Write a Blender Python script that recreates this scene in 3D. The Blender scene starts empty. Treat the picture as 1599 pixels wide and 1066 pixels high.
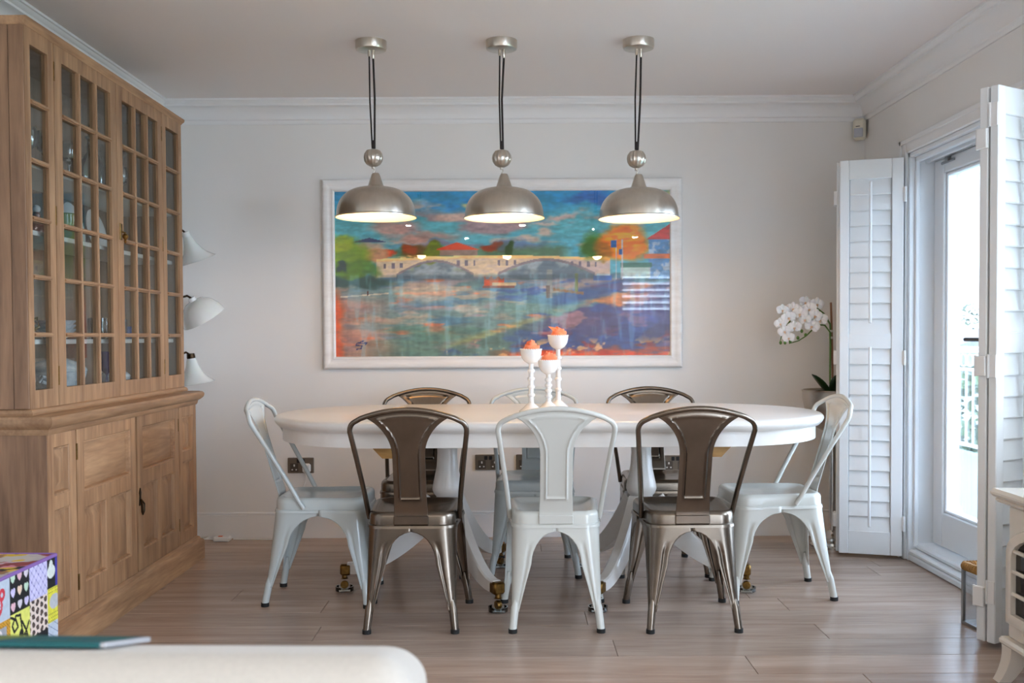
import bpy, bmesh, math, random
import numpy as np
from mathutils import Vector, Matrix
PI = math.pi
random.seed(7)
SC = bpy.context.scene
COL = SC.collection

# ------------------------------------------------------------------ camera
F = 1555.0
pitch, roll = math.radians(1.5), math.radians(0.3)
fw = Vector((0, math.cos(pitch), -math.sin(pitch)))
up0 = Vector((0, math.sin(pitch), math.cos(pitch)))
rt0 = Vector((1, 0, 0))
rt = rt0 * math.cos(roll) - up0 * math.sin(roll)
up = rt0 * math.sin(roll) + up0 * math.cos(roll)
cd = bpy.data.cameras.new('camera')
cam = bpy.data.objects.new('camera', cd)
COL.objects.link(cam)
M = Matrix((rt, up, -fw)).transposed().to_4x4()
M.translation = Vector((0, 0, 1.109))
cam.matrix_world = M
cd.sensor_width = 36
cd.lens = F / 1599 * 36
cd.shift_x = -1.5 / 1599
cd.shift_y = 34.7 / 1599
cd.clip_start = 0.05
cd.dof.use_dof = True
cd.dof.focus_distance = 4.2
cd.dof.aperture_fstop = 5.0
SC.camera = cam

# ------------------------------------------------------------------ world / light
SKY = 3.2
w = bpy.data.worlds.new('world')
SC.world = w
w.use_nodes = True
bg = w.node_tree.nodes['Background']
bg.inputs[0].default_value = (0.71, 0.875, 1.09, 1)
bg.inputs[1].default_value = SKY
SC.view_settings.view_transform = 'Standard'
SC.view_settings.look = 'None'
SC.view_settings.exposure = 2.22
SC.view_settings.gamma = 1
SC.view_settings.use_curve_mapping = False

def portal(loc, rot, sx, sy):
    l = bpy.data.lights.new('window_portal', 'AREA')
    l.shape = 'RECTANGLE'; l.size = sx; l.size_y = sy
    l.cycles.is_portal = True
    o = bpy.data.objects.new('window_portal', l); COL.objects.link(o)
    o.location = loc; o.rotation_euler = rot
    return o
# daylight comes in through the french door and the slatted window, plus two windows added for light
portal((2.3, 4.27, 1.05), (0, PI/2, 0), 2.0, 1.3)
portal((1.9, -2.75, 1.72), (PI/2, 0, 0), 0.9, .67)
portal((3.15, -1.25, 1.22), (0, PI/2, 0), 2.25, 2.3)
portal((2.2, 2.86, 1.5), (0, PI/2, 0), 1.4, 1.1)

# ------------------------------------------------------------------ material helpers
MATS = {}
def lin(c):
    return tuple(((x/255)/12.92 if x/255 <= .04045 else ((x/255+.055)/1.055)**2.4) for x in c)
def mat(name, rgb, rough=.5, metal=0, spec=.5, noise=0, nscale=(8, 8, 8), c2=None, bump=0, bscale=60, coat=0,
        emit=None, estr=0, trans=0, alpha=1, sub=0, coords='Object', sheen=0):
    if name in MATS: return MATS[name]
    m = bpy.data.materials.new(name); m.use_nodes = True
    nt = m.node_tree; b = nt.nodes['Principled BSDF']
    b.inputs['Roughness'].default_value = rough
    b.inputs['Metallic'].default_value = metal
    b.inputs['Specular IOR Level'].default_value = spec
    b.inputs['Coat Weight'].default_value = coat
    b.inputs['Coat Roughness'].default_value = .06
    b.inputs['Transmission Weight'].default_value = trans
    b.inputs['Sheen Weight'].default_value = sheen
    c1 = (*lin(rgb), 1)
    b.inputs['Base Color'].default_value = c1
    if sub: b.inputs['Subsurface Weight'].default_value = sub
    if emit:
        b.inputs['Emission Color'].default_value = (*lin(emit), 1)
        b.inputs['Emission Strength'].default_value = estr
    if noise or bump:
        tc = nt.nodes.new('ShaderNodeTexCoord'); mp = nt.nodes.new('ShaderNodeMapping')
        nt.links.new(tc.outputs[coords], mp.inputs[0]); mp.inputs['Scale'].default_value = nscale
    if noise:
        n = nt.nodes.new('ShaderNodeTexNoise'); n.inputs['Scale'].default_value = 1; n.inputs['Detail'].default_value = 6
        n.inputs['Roughness'].default_value = .6
        nt.links.new(mp.outputs[0], n.inputs[0])
        rp = nt.nodes.new('ShaderNodeValToRGB')
        rp.color_ramp.elements[0].position = .5 - .25; rp.color_ramp.elements[1].position = .5 + .25
        rp.color_ramp.elements[0].color = (*lin(c2), 1); rp.color_ramp.elements[1].color = c1
        nt.links.new(n.outputs[0], rp.inputs[0]); nt.links.new(rp.outputs[0], b.inputs['Base Color'])
    if bump:
        n2 = nt.nodes.new('ShaderNodeTexNoise'); n2.inputs['Scale'].default_value = bscale; n2.inputs['Detail'].default_value = 3
        nt.links.new(mp.outputs[0], n2.inputs[0])
        bp = nt.nodes.new('ShaderNodeBump'); bp.inputs['Strength'].default_value = bump; bp.inputs['Distance'].default_value = .002
        nt.links.new(n2.outputs[0], bp.inputs['Height']); nt.links.new(bp.outputs[0], b.inputs['Normal'])
    MATS[name] = m
    return m
def wood(name, light, dark, scale, rough=.45, ring=.5, island=False, amt=1.0):
    """grain: stretched noise + finer fibre noise, colour only"""
    if name in MATS: return MATS[name]
    m = bpy.data.materials.new(name); m.use_nodes = True
    nt = m.node_tree; N = nt.nodes; L = nt.links; b = N['Principled BSDF']
    b.inputs['Roughness'].default_value = rough
    tc = N.new('ShaderNodeTexCoord'); mp = N.new('ShaderNodeMapping'); mp.inputs['Scale'].default_value = scale
    L.new(tc.outputs['Object'], mp.inputs[0])
    oi = N.new('ShaderNodeObjectInfo')
    if island:
        va = N.new('ShaderNodeVectorMath'); va.operation = 'ADD'
        cm = N.new('ShaderNodeCombineXYZ'); mu = N.new('ShaderNodeMath'); mu.operation = 'MULTIPLY'; mu.inputs[1].default_value = 40
        L.new(oi.outputs['Random'], mu.inputs[0])
        for i in range(3): L.new(mu.outputs[0], cm.inputs[i])
        L.new(mp.outputs[0], va.inputs[0]); L.new(cm.outputs[0], va.inputs[1]); src = va.outputs[0]
    else: src = mp.outputs[0]
    n1 = N.new('ShaderNodeTexNoise'); n1.inputs['Scale'].default_value = 1; n1.inputs['Detail'].default_value = 5; n1.inputs['Distortion'].default_value = ring
    n2 = N.new('ShaderNodeTexNoise'); n2.inputs['Scale'].default_value = 6; n2.inputs['Detail'].default_value = 4
    L.new(src, n1.inputs[0]); L.new(src, n2.inputs[0])
    mx = N.new('ShaderNodeMath'); mx.operation = 'MULTIPLY_ADD'; mx.inputs[1].default_value = .45
    L.new(n2.outputs[0], mx.inputs[0]); L.new(n1.outputs[0], mx.inputs[2])
    rp = N.new('ShaderNodeValToRGB'); e = rp.color_ramp.elements
    e[0].position = .48; e[1].position = .95 if amt >= 1 else .9
    e[0].color = (*lin(dark), 1); e[1].color = (*lin(light), 1)
    L.new(mx.outputs[0], rp.inputs[0]); out = rp.outputs[0]
    if island:
        hs = N.new('ShaderNodeHueSaturation'); mr = N.new('ShaderNodeMapRange')
        mr.inputs['To Min'].default_value = .88; mr.inputs['To Max'].default_value = 1.1
        L.new(oi.outputs['Random'], mr.inputs[0]); L.new(mr.outputs[0], hs.inputs['Value']); L.new(out, hs.inputs['Color']); out = hs.outputs[0]
    L.new(out, b.inputs['Base Color'])
    bp = N.new('ShaderNodeBump'); bp.inputs['Strength'].default_value = .12; bp.inputs['Distance'].default_value = .002
    L.new(mx.outputs[0], bp.inputs['Height']); L.new(bp.outputs[0], b.inputs['Normal'])
    MATS[name] = m
    return m
def glassmat(name, tint=(1, 1, 1), refl=.08, rough=.0):
    if name in MATS: return MATS[name]
    m = bpy.data.materials.new(name); m.use_nodes = True
    nt = m.node_tree; N = nt.nodes; L = nt.links; N.remove(N['Principled BSDF'])
    t = N.new('ShaderNodeBsdfTransparent'); t.inputs[0].default_value = (*tint, 1)
    g = N.new('ShaderNodeBsdfGlossy'); g.inputs['Roughness'].default_value = rough
    fr = N.new('ShaderNodeFresnel'); fr.inputs['IOR'].default_value = 1.5
    mx = N.new('ShaderNodeMixShader')
    mm = N.new('ShaderNodeMath'); mm.operation = 'MULTIPLY'; mm.inputs[1].default_value = refl / .04 * .5
    L.new(fr.outputs[0], mm.inputs[0]); L.new(mm.outputs[0], mx.inputs[0])
    L.new(t.outputs[0], mx.inputs[1]); L.new(g.outputs[0], mx.inputs[2])
    L.new(mx.outputs[0], N['Material Output'].inputs[0])
    MATS[name] = m
    return m
def vcol(name, rough=.5, coat=0, spec=.5):
    if name in MATS: return MATS[name]
    m = mat(name, (255, 255, 255), rough, coat=coat, spec=spec)
    a = m.node_tree.nodes.new('ShaderNodeVertexColor'); a.layer_name = 'col'
    m.node_tree.links.new(a.outputs[0], m.node_tree.nodes['Principled BSDF'].inputs['Base Color'])
    return m

WALL = mat('wall_paint', (238, 235, 231), .7, bump=.05, bscale=90)
CEIL = mat('ceiling_paint', (240, 234, 231), .8)
TRIM = mat('white_trim_paint', (240, 239, 238), .4)
UPVC = mat('white_upvc', (236, 240, 244), .3)
SHUT = mat('shutter_paint', (238, 240, 241), .35)
FLOORW = wood('oak_floor', (188, 164, 147), (158, 132, 116), (1.3, 16, 4), .27, .4, island=True)
OAKZ = wood('pine_upright_grain', (190, 150, 112), (140, 102, 72), (16, 16, 1.6), .5, .8, island=True)
OAKY = wood('pine_level_grain', (188, 148, 110), (136, 98, 68), (16, 1.6, 16), .5, .8, island=True)
OAKD = wood('weathered_pine', (160, 122, 92), (112, 82, 60), (14, 14, 1.4), .55, .9, island=True)
RAWOAK = wood('raw_oak', (208, 165, 98), (176, 128, 66), (4, 20, 20), .5)
PGLASS = glassmat('old_pane_glass', (.95, .97, .965), .018)
DGLASS = glassmat('door_glass', (.97, .985, 1), .05)
CRYSTAL = glassmat('clear_crystal', (.9, .94, .94), .16)
BRASS = mat('aged_brass', (150, 116, 62), .35, 1, noise=1, c2=(96, 70, 38), nscale=(60, 60, 60))
DARKBR = mat('dark_bronze', (62, 50, 38), .4, 1)
NICKEL = mat('brushed_nickel', (214, 205, 193), .28, 1, noise=1, c2=(200, 191, 179), nscale=(40, 40, 3))
GUN = mat('raw_steel_lacquered', (140, 128, 116), .27, 1, noise=1, c2=(104, 95, 86), nscale=(7, 7, 5))
CWHITE = mat('chair_white_enamel', (212, 212, 205), .22, coat=.3)
CPALE = mat('chair_pale_grey_enamel', (196, 203, 202), .22, coat=.3)
RUBBER = mat('black_rubber', (25, 25, 25), .7)
TABLEW = mat('table_white_paint', (240, 236, 231), .28, coat=.2, noise=1, c2=(234, 229, 223), nscale=(3, 30, 30))
SHADEIN = mat('shade_inner_white', (246, 232, 206), .5)
CORDM = mat('dark_fabric_cord', (40, 32, 30), .8)
CERAM = mat('white_ceramic', (240, 238, 235), .25, coat=.3)
ORANGE = mat('orange_cloth', (250, 138, 92), .7, sheen=.3)
OPAL = mat('opal_glass', (238, 238, 234), .12, coat=.5, sub=.2)
CHROME = mat('polished_chrome', (205, 203, 200), .12, 1)
SILVERP = mat('hammered_silver', (190, 180, 168), .22, 1, bump=.5, bscale=45)
SOCKETM = mat('bronze_socket_plate', (128, 116, 104), .35, .9)
PLAST = mat('white_plastic', (235, 234, 230), .35)
CREAMPL = mat('cream_plastic', (226, 221, 204), .4)
GREYPL = mat('grey_lens', (186, 190, 200), .25)
BLACKPL = mat('black_plastic', (22, 22, 24), .4)
PETAL = mat('orchid_petal', (244, 243, 246), .5, sub=.1)
LEAF = mat('orchid_leaf', (38, 66, 34), .3, noise=1, c2=(24, 46, 24), nscale=(20, 20, 20))
STEMG = mat('orchid_stem', (84, 120, 48), .5)
CANE = mat('bamboo_cane', (150, 104, 72), .6)
SOFA = mat('sofa_linen', (206, 199, 189), .9, noise=1, c2=(196, 189, 180), nscale=(160, 160, 160), bump=.3, bscale=3, sheen=.3)
STOVE = mat('cream_enamel', (232, 224, 212), .25, coat=.3)
STOVEG = mat('stove_glass', (26, 24, 24), .08)
STEEL = mat('satin_steel', (150, 150, 150), .35, 1)
RATTAN = mat('rattan', (196, 150, 84), .6, noise=1, c2=(150, 104, 50), nscale=(50, 50, 50))

# ------------------------------------------------------------------ mesh builder
class MB:
    def __init__(s): s.v = []; s.f = []
    def add(s, vs, fs):
        o = len(s.v); s.v += [tuple(p) for p in vs]; s.f += [tuple(i + o for i in q) for q in fs]; return s
    def box(s, x0, x1, y0, y1, z0, z1, b=0.0):
        if x1 < x0: x0, x1 = x1, x0
        if y1 < y0: y0, y1 = y1, y0
        if z1 < z0: z0, z1 = z1, z0
        b = min(b, (x1-x0)*.45, (y1-y0)*.45, (z1-z0)*.45)
        if b <= 0:
            vs = [(x, y, z) for x in (x0, x1) for y in (y0, y1) for z in (z0, z1)]
            return s.add(vs, [(0,1,3,2),(4,6,7,5),(0,4,5,1),(2,3,7,6),(0,2,6,4),(1,5,7,3)])
        vs = []; ix = {}
        lo = (x0, y0, z0); hi = (x1, y1, z1)
        for c in [(i, j, k) for i in (0,1) for j in (0,1) for k in (0,1)]:
            for a in range(3):
                p = [(hi[d] - b if c[d] else lo[d] + b) for d in range(3)]
                p[a] = hi[a] if c[a] else lo[a]
                ix[(c, a)] = len(vs); vs.append(p)
        fs = []
        for a in range(3):
            o1, o2 = [d for d in range(3) if d != a]
            for sd in (0, 1):
                q = []
                for (i, j) in ((0,0),(1,0),(1,1),(0,1)):
                    c = [0,0,0]; c[a] = sd; c[o1] = i; c[o2] = j; q.append(ix[(tuple(c), a)])
                fs.append(q)
            for i in (0,1):
                for j in (0,1):
                    c0 = [0,0,0]; c0[o1] = i; c0[o2] = j; c1 = list(c0); c1[a] = 1
                    c0 = tuple(c0); c1 = tuple(c1)
                    fs.append([ix[(c0,o1)], ix[(c1,o1)], ix[(c1,o2)], ix[(c0,o2)]])
        for c in [(i, j, k) for i in (0,1) for j in (0,1) for k in (0,1)]:
            fs.append([ix[(c,0)], ix[(c,1)], ix[(c,2)]])
        return s.add(vs, fs)
    def lathe(s, prof, n=32, c=(0,0,0), flute=0, nf=0, mtx=None):
        vs = []; fs = []
        for (r, z) in prof:
            for k in range(n):
                a = 2*PI*k/n; rr = r*(1 + flute*abs(math.sin(a*nf/2))) if nf else r
                p = Vector((rr*math.cos(a), rr*math.sin(a), z))
                if mtx is not None: p = mtx @ p
                vs.append((p.x+c[0], p.y+c[1], p.z+c[2]))
        m = len(prof)
        for i in range(m-1):
            for k in range(n):
                fs.append((i*n+k, i*n+(k+1)%n, (i+1)*n+(k+1)%n, (i+1)*n+k))
        if prof[0][0] > 1e-6: fs.append(tuple(range(n-1, -1, -1))) if False else None
        fs = [q for q in fs if q]
        return s.add(vs, fs)
    def tube(s, pts, r, n=10, cap=True, squash=None):
        pts = [Vector(p) for p in pts]; m = len(pts)
        rs = r if isinstance(r, (list, tuple)) else [r]*m
        t0 = (pts[1]-pts[0]).normalized()
        a = Vector((0,0,1)) if abs(t0.z) < .9 else Vector((1,0,0))
        nrm = (a - t0*a.dot(t0)).normalized(); vs = []; fs = []
        for i in range(m):
            t = ((pts[min(i+1,m-1)]-pts[max(i-1,0)])).normalized()
            nrm = (nrm - t*nrm.dot(t)).normalized(); bn = t.cross(nrm)
            for k in range(n):
                an = 2*PI*k/n
                vs.append(pts[i] + nrm*rs[i]*math.cos(an) + bn*rs[i]*math.sin(an))
        for i in range(m-1):
            for k in range(n): fs.append((i*n+k, i*n+(k+1)%n, (i+1)*n+(k+1)%n, (i+1)*n+k))
        if cap: fs += [tuple(range(n-1,-1,-1)), tuple((m-1)*n+k for k in range(n))]
        return s.add(vs, fs)
    def grid(s, P):
        nu = len(P); nv = len(P[0])
        return s.add([p for r_ in P for p in r_], [(i*nv+j, i*nv+j+1, (i+1)*nv+j+1, (i+1)*nv+j) for i in range(nu-1) for j in range(nv-1)])
    def prism(s, outline, z0, z1, ax=2):
        n = len(outline)
        def P(a, b, c): return (a, b, c) if ax == 2 else ((a, c, b) if ax == 1 else (c, a, b))
        vs = [P(x, y, z0) for x, y in outline] + [P(x, y, z1) for x, y in outline]
        return s.add(vs, [tuple(range(n-1,-1,-1)), tuple(range(n, 2*n))] + [(i, (i+1)%n, n+(i+1)%n, n+i) for i in range(n)])
    def sphere(s, c, r, n=16, sq=(1,1,1)):
        prof = [(r*math.sin(PI*i/n), -r*math.cos(PI*i/n)) for i in range(n+1)]
        return s.lathe(prof, 2*n, c, mtx=Matrix.Diagonal((*sq,)).to_3x3())
    def build(s, name, m, parent=None, smooth=35, solid=0, fix=True):
        me = bpy.data.meshes.new(name); me.from_pydata(s.v, [], s.f); me.update()
        if fix:
            bm = bmesh.new(); bm.from_mesh(me)
            bmesh.ops.remove_doubles(bm, verts=bm.verts, dist=1e-5)
            bmesh.ops.recalc_face_normals(bm, faces=bm.faces); bm.to_mesh(me); bm.free()
        if smooth:
            me.shade_smooth(); me.set_sharp_from_angle(angle=math.radians(smooth))
        me.materials.append(m)
        o = bpy.data.objects.new(name, me); COL.objects.link(o)
        if parent: o.parent = parent
        if solid:
            sm = o.modifiers.new('thickness', 'SOLIDIFY'); sm.thickness = solid; sm.offset = -1
        return o

def tag(o, label=None, cat=None, group=None, kind=None):
    if label: o['label'] = label
    if cat: o['category'] = cat
    if group: o['group'] = group
    if kind: o['kind'] = kind
    return o
def thing(name, label, cat, loc=(0,0,0), rz=0, group=None):
    o = bpy.data.objects.new(name, None); COL.objects.link(o)
    o.empty_display_size = .1; o.location = loc; o.rotation_euler = (0,0,rz)
    return tag(o, label, cat, group)
def struct(o): o['kind'] = 'structure'; return o
def copy_tree(o, parent=None):
    c = o.copy(); COL.objects.link(c)
    if parent: c.parent = parent
    for ch in list(o.children): copy_tree(ch, c)
    return c
def one(name, mb, m, label, cat, loc=(0,0,0), rz=0, group=None, smooth=35, solid=0):
    o = mb.build(name, m, None, smooth, solid); o.location = loc; o.rotation_euler = (0,0,rz)
    return tag(o, label, cat, group)

# ------------------------------------------------------------------ painted grids (flat print)
RNG = np.random.RandomState(3)
def vnoise(u, v, fu, fv, seed):
    g = np.random.RandomState(seed).rand(int(fv)+3, int(fu)+3)
    x = u*fu; y = v*fv; i = np.clip(x.astype(int), 0, int(fu)+1); j = np.clip(y.astype(int), 0, int(fv)+1)
    a = x-i; b = y-j; a = a*a*(3-2*a); b = b*b*(3-2*b)
    return (g[j,i]*(1-a)+g[j,i+1]*a)*(1-b) + (g[j+1,i]*(1-a)+g[j+1,i+1]*a)*b
def fbm(u, v, fu, fv, seed, o=4):
    s = 0; t = 0
    for k in range(o): s = s + vnoise(u, v, fu*2**k, fv*2**k, seed+k)*.5**k; t += .5**k
    return s/t
def painted(name, org, U, V, nu, nv, func, m, parent=None):
    u, v = np.meshgrid(np.linspace(0,1,nu), np.linspace(0,1,nv)); uu = u.ravel(); vv = v.ravel()
    org = np.array(org); P = org + uu[:,None]*np.array(U) + vv[:,None]*np.array(V)
    i = np.arange((nv-1)*(nu-1)); r_ = i//(nu-1); c_ = i % (nu-1); a = r_*nu+c_
    fcs = np.stack([a, a+1, a+nu+1, a+nu], 1)
    me = bpy.data.meshes.new(name); me.from_pydata(P.tolist(), [], fcs.tolist()); me.update()
    rgb = np.clip(func(uu, vv), 0, 255)/255.
    rgb = np.where(rgb <= .04045, rgb/12.92, ((rgb+.055)/1.055)**2.4)
    at = me.color_attributes.new('col', 'FLOAT_COLOR', 'POINT')
    at.data.foreach_set('color', np.concatenate([rgb, np.ones((len(rgb),1))], 1).astype(np.float32).ravel())
    me.materials.append(m)
    o = bpy.data.objects.new(name, me); COL.objects.link(o)
    if parent: o.parent = parent
    return o
def mixc(c, col, k):
    k = np.clip(k, 0, 1)[:,None]
    return c*(1-k) + np.array(col, float)*k
def sst(a, b, x):
    t = np.clip((x-a)/(b-a), 0, 1); return t*t*(3-2*t)
def segd(u, v, pts, asp=1.0):
    d = np.full(u.shape, 9.)
    for (a, b), (c, e) in zip(pts[:-1], pts[1:]):
        dx = (c-a)*asp; dy = e-b; L2 = dx*dx+dy*dy+1e-9
        t = np.clip((((u-a)*asp)*dx+(v-b)*dy)/L2, 0, 1)
        d = np.minimum(d, np.hypot((u-a)*asp-t*dx, v-b-t*dy))
    return d

# ================================================================== STRUCTURE
XL, XR, YB, H = -1.97, 1.95, 5.53, 2.415
YR = -2.6
DY0, DY1, DZ = 3.56, 4.91, 2.0        # french door opening in the right wall
# floor: sub-floor with planks
fl = struct(MB().box(XL-.1, 3.1, YR-.1, YB+.1, -.08, -.014).build('floor', mat('sub_floor', (70, 56, 48), .9), smooth=0))
pw = .19
row = 0; y = YB - .004
pm = {}
while y > YR:
    y0 = max(y - pw, YR); x = XL - random.uniform(0, 1.8)
    xmax = XR+.02 if y0 > 2.2 else 3.0
    while x < xmax:
        ln = random.choice((1.9, 1.9, 2.2)); x0 = max(x, XL); x1 = min(x+ln, xmax)
        if x1-x0 > .05:
            key = (round(x1-x0, 3), round(y-y0, 3))
            if key not in pm:
                o = MB().box(0, x1-x0-.0015, 0, y-y0-.0015, -.014, 0, .0012).build('plank', FLOORW, fl, 0); pm[key] = o.data
            else:
                o = bpy.data.objects.new('plank', pm[key]); COL.objects.link(o); o.parent = fl
            o.location = (x0, y0, 0)
        x += ln
    y = y0; row += 1
struct(MB().box(XL-.1, 3.1, YR-.1, YB+.1, H, H+.08).build('ceiling', CEIL, smooth=0))
struct(MB().box(XL-.1, XR+.4, YB, YB+.1, 0, H).build('wall_back', WALL, smooth=0))
struct(MB().box(XL-.1, XL, YR, YB, 0, H).build('wall_left', WALL, smooth=0))
WT = .19
b = MB()
b.box(XR, XR+WT, DY1, YB, 0, H); b.box(XR, XR+WT, 2.2, 2.32, 0, H); b.box(XR, XR+WT, 3.40, DY0, 0, H); b.box(XR, XR+WT, 2.32, 3.40, 0, .82); b.box(XR, XR+WT, 2.32, 3.40, 2.2, H); b.box(XR, XR+WT, DY0, DY1, DZ, H)
struct(b.build('wall_right', WALL, smooth=0))
# the part of the room behind the photographer, with a slatted window and side glazing added for daylight
b = MB(); b.box(XR+WT, 3.1, 2.2, 2.3, 0, H)
struct(b.build('wall_return', WALL, smooth=0))
b = MB(); b.box(3.0, 3.1, YR, -2.4, 0, H); b.box(3.0, 3.1, -.1, 2.2, 0, H); b.box(3.0, 3.1, -2.4, -.1, 0, .1); b.box(3.0, 3.1, -2.4, -.1, 2.35, H)
struct(b.build('wall_right_rear', WALL, smooth=0))
b = MB(); b.box(XL, 1.45, YR-.1, YR, 0, H); b.box(2.35, 3.0, YR-.1, YR, 0, H)
b.box(1.45, 2.35, YR-.1, YR, 0, 1.38); b.box(1.45, 2.35, YR-.1, YR, 2.05, H)
struct(b.build('wall_rear', WALL, smooth=0))
# slatted window behind the photographer, then two unseen windows added for light
wn = struct(MB().box(1.45, 1.5, YR-.08, YR, 1.38, 2.05).box(2.3, 2.35, YR-.08, YR, 1.38, 2.05).box(1.45, 2.35, YR-.08, YR, 1.38, 1.42).box(1.45, 2.35, YR-.08, YR, 2.0, 2.05).build('window_1', TRIM, smooth=0))
for k in range(7):
    z = 1.45 + k*.086; c = MB().box(1.5, 2.3, -.04, .04, -.005, .005, .003).build('louvre', SHUT, wn)
    c.location = (0, YR-.03, z); c.rotation_euler = (math.radians(40), 0, 0)
b = MB().box(3.02, 3.08, -2.4, -.1, .1, .17).box(3.02, 3.08, -2.4, -.1, 2.28, 2.35)
for y_ in (-2.4, -1.28, -.17): b.box(3.02, 3.08, y_, y_+.07, .1, 2.35)
struct(b.build('added_window_2', TRIM, smooth=0))  # added glazing out of view, sized for the daylight it lets in
b = MB().box(XR+.06, XR+.12, 2.32, 2.38, .82, 2.2).box(XR+.06, XR+.12, 3.34, 3.40, .82, 2.2).box(XR+.06, XR+.12, 2.38, 3.34, .82, .88).box(XR+.06, XR+.12, 2.38, 3.34, 2.14, 2.2)
struct(b.build('added_window_3', UPVC, smooth=0))  # unseen window added above the stove to light the table and back wall
# baseboards
def skirt(name, pts):
    b = MB()
    (x0, y0), (x1, y1) = pts
    if y0 == y1: b.box(x0, x1, y0-.018, y0, 0, .13, .001).box(x0, x1, y0-.012, y0, .13, .145, .004)
    else:
        s = -1 if x0 > 0 else 1
        b.box(x0, x0+s*.018, y0, y1, 0, .13, .001).box(x0, x0+s*.012, y0, y1, .13, .145, .004)
    struct(b.build(name, TRIM, smooth=0))
skirt('baseboard_back', ((XL, YB), (XR, YB)))
skirt('baseboard_right', ((XR, 5.02), (XR, YB-.02)))
skirt('baseboard_left', ((XL, -2.5), (XL, YB-.02)))
# cornice: stepped cove profile (distance from wall, drop below ceiling)
prof = [(0, .125), (.008, .125), (.012, .118), (.012, .105), (.020, .100)]
for k in range(8):
    a = k/7*PI/2; prof.append((.020 + .048*(1-math.cos(a)), .100 - .062*math.sin(a)))
prof += [(.074, .036), (.074, .026), (.084, .022), (.090, .012), (.098, .010), (.098, 0)]
def cornice(name, wallx=None, wally=None, a=0, c=0, sgn=1):
    P = []
    for (d, z) in prof:
        if wally is not None: P.append([(a, wally-d, H-z), (c, wally-d, H-z)])
        else: P.append([(wallx+sgn*d, a, H-z), (wallx+sgn*d, c, H-z)])
    struct(MB().grid(P).build(name, TRIM, smooth=40))
cornice('trim_1', wally=YB, a=XL, c=XR)
cornice('trim_2', wallx=XR, a=2.2, c=YB, sgn=-1)
cornice('trim_3', wallx=XL, a=YR, c=YB, sgn=1)

# french door: architrave, lining, two glazed leaves, threshold
b = MB()
aw = .07
b.box(XR-.018, XR, DY1, DY1+aw, 0, DZ+aw, .005).box(XR-.018, XR, DY0-aw, DY0, 0, DZ+aw, .005).box(XR-.018, XR, DY0, DY1, DZ, DZ+aw, .005)
b.box(XR-.026, XR-.018, DY1+.045, DY1+aw, 0, DZ+aw, .004).box(XR-.026, XR-.018, DY0-aw, DY1+aw, DZ+.045, DZ+aw, .004)
struct(b.build('trim_4', TRIM, smooth=0))
b = MB()   # lining of the reveal
b.box(XR-.005, XR+WT, DY1-.02, DY1, 0, DZ, .002).box(XR-.005, XR+WT, DY0, DY0+.02, 0, DZ, .002).box(XR-.005, XR+WT, DY0, DY1, DZ-.02, DZ, .002)
b.box(XR+.115, XR+.175, DY0, DY1, DZ-.044, DZ-.019, .002).box(XR+.02, XR+.045, DY0, DY1, DZ-.045, DZ-.02, .003).box(XR+.07, XR+.09, DY0, DY1, DZ-.05, DZ-.02, .003)
b.box(XR+.02, XR+.04, DY1-.035, DY1-.02, .07, DZ-.02, .003)
struct(b.build('trim_5', UPVC, smooth=0))
b = MB().box(XR-.002, XR+WT, DY0, DY1, 0, .03, .006).box(XR, XR+WT, DY0, DY1, .03, .055, .008).box(XR+.03, XR+WT, DY0, DY1, .055, .085, .01)
struct(b.build('trim_6', UPVC, smooth=0))
DX = 2.065
def leaf(name, y0, y1):
    b = MB(); z0, z1 = .09, DZ-.045; sw = .085
    b.box(DX, DX+.06, y0, y0+sw, z0, z1, .004).box(DX, DX+.06, y1-sw-.02, y1, z0, z1, .004)
    b.box(DX, DX+.06, y0+sw, y1-sw-.02, z0, .255, .004).box(DX, DX+.06, y0+sw, y1-sw-.02, 1.885, z1, .004)
    for a, c in ((y0+sw, y0+sw+.014), (y1-sw-.034, y1-sw-.02)): b.box(DX+.012, DX+.05, a, c, .255, 1.885, .004)
    for a, c in ((.255, .269), (1.871, 1.885)): b.box(DX+.012, DX+.05, y0+sw, y1-sw-.02, a, c, .004)
    d = struct(b.build(name, UPVC, smooth=0))
    MB().box(DX+.026, DX+.034, y0+sw, y1-sw-.02, .26, 1.88).build('pane', DGLASS, d, 0)
    return d
ym = 4.265
d1 = leaf('door_1', ym+.002, DY1-.022)
d2 = leaf('door_2', DY0+.022, ym-.002)
b = MB().box(DX-.008, DX, ym+.025, ym+.06, 1.0, 1.2, .003).tube([(DX, ym+.042, 1.09), (DX-.04, ym+.042, 1.09)], .009)
b.tube([(DX-.04, ym+.042, 1.09), (DX-.042, ym+.06, 1.09), (DX-.042, ym+.19, 1.09)], .009)
tag(b.build('lever_handle', mat('dark_handle', (70, 66, 64), .35, 1), d1), 'dark metal lever handle')
b = MB().box(DX-.008, DX, 4.66, 4.80, 1.925, 1.938, .003).box(DX-.02, DX, 4.70, 4.73, 1.930, 1.953, .003).tube([(DX-.014, 4.715, 1.95), (DX-.02, 4.6, 1.953), (DX-.02, 4.45, 1.953)], .004)
tag(b.build('restrictor_arm', STEEL, d1), 'steel restrictor arm at head of door')

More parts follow.
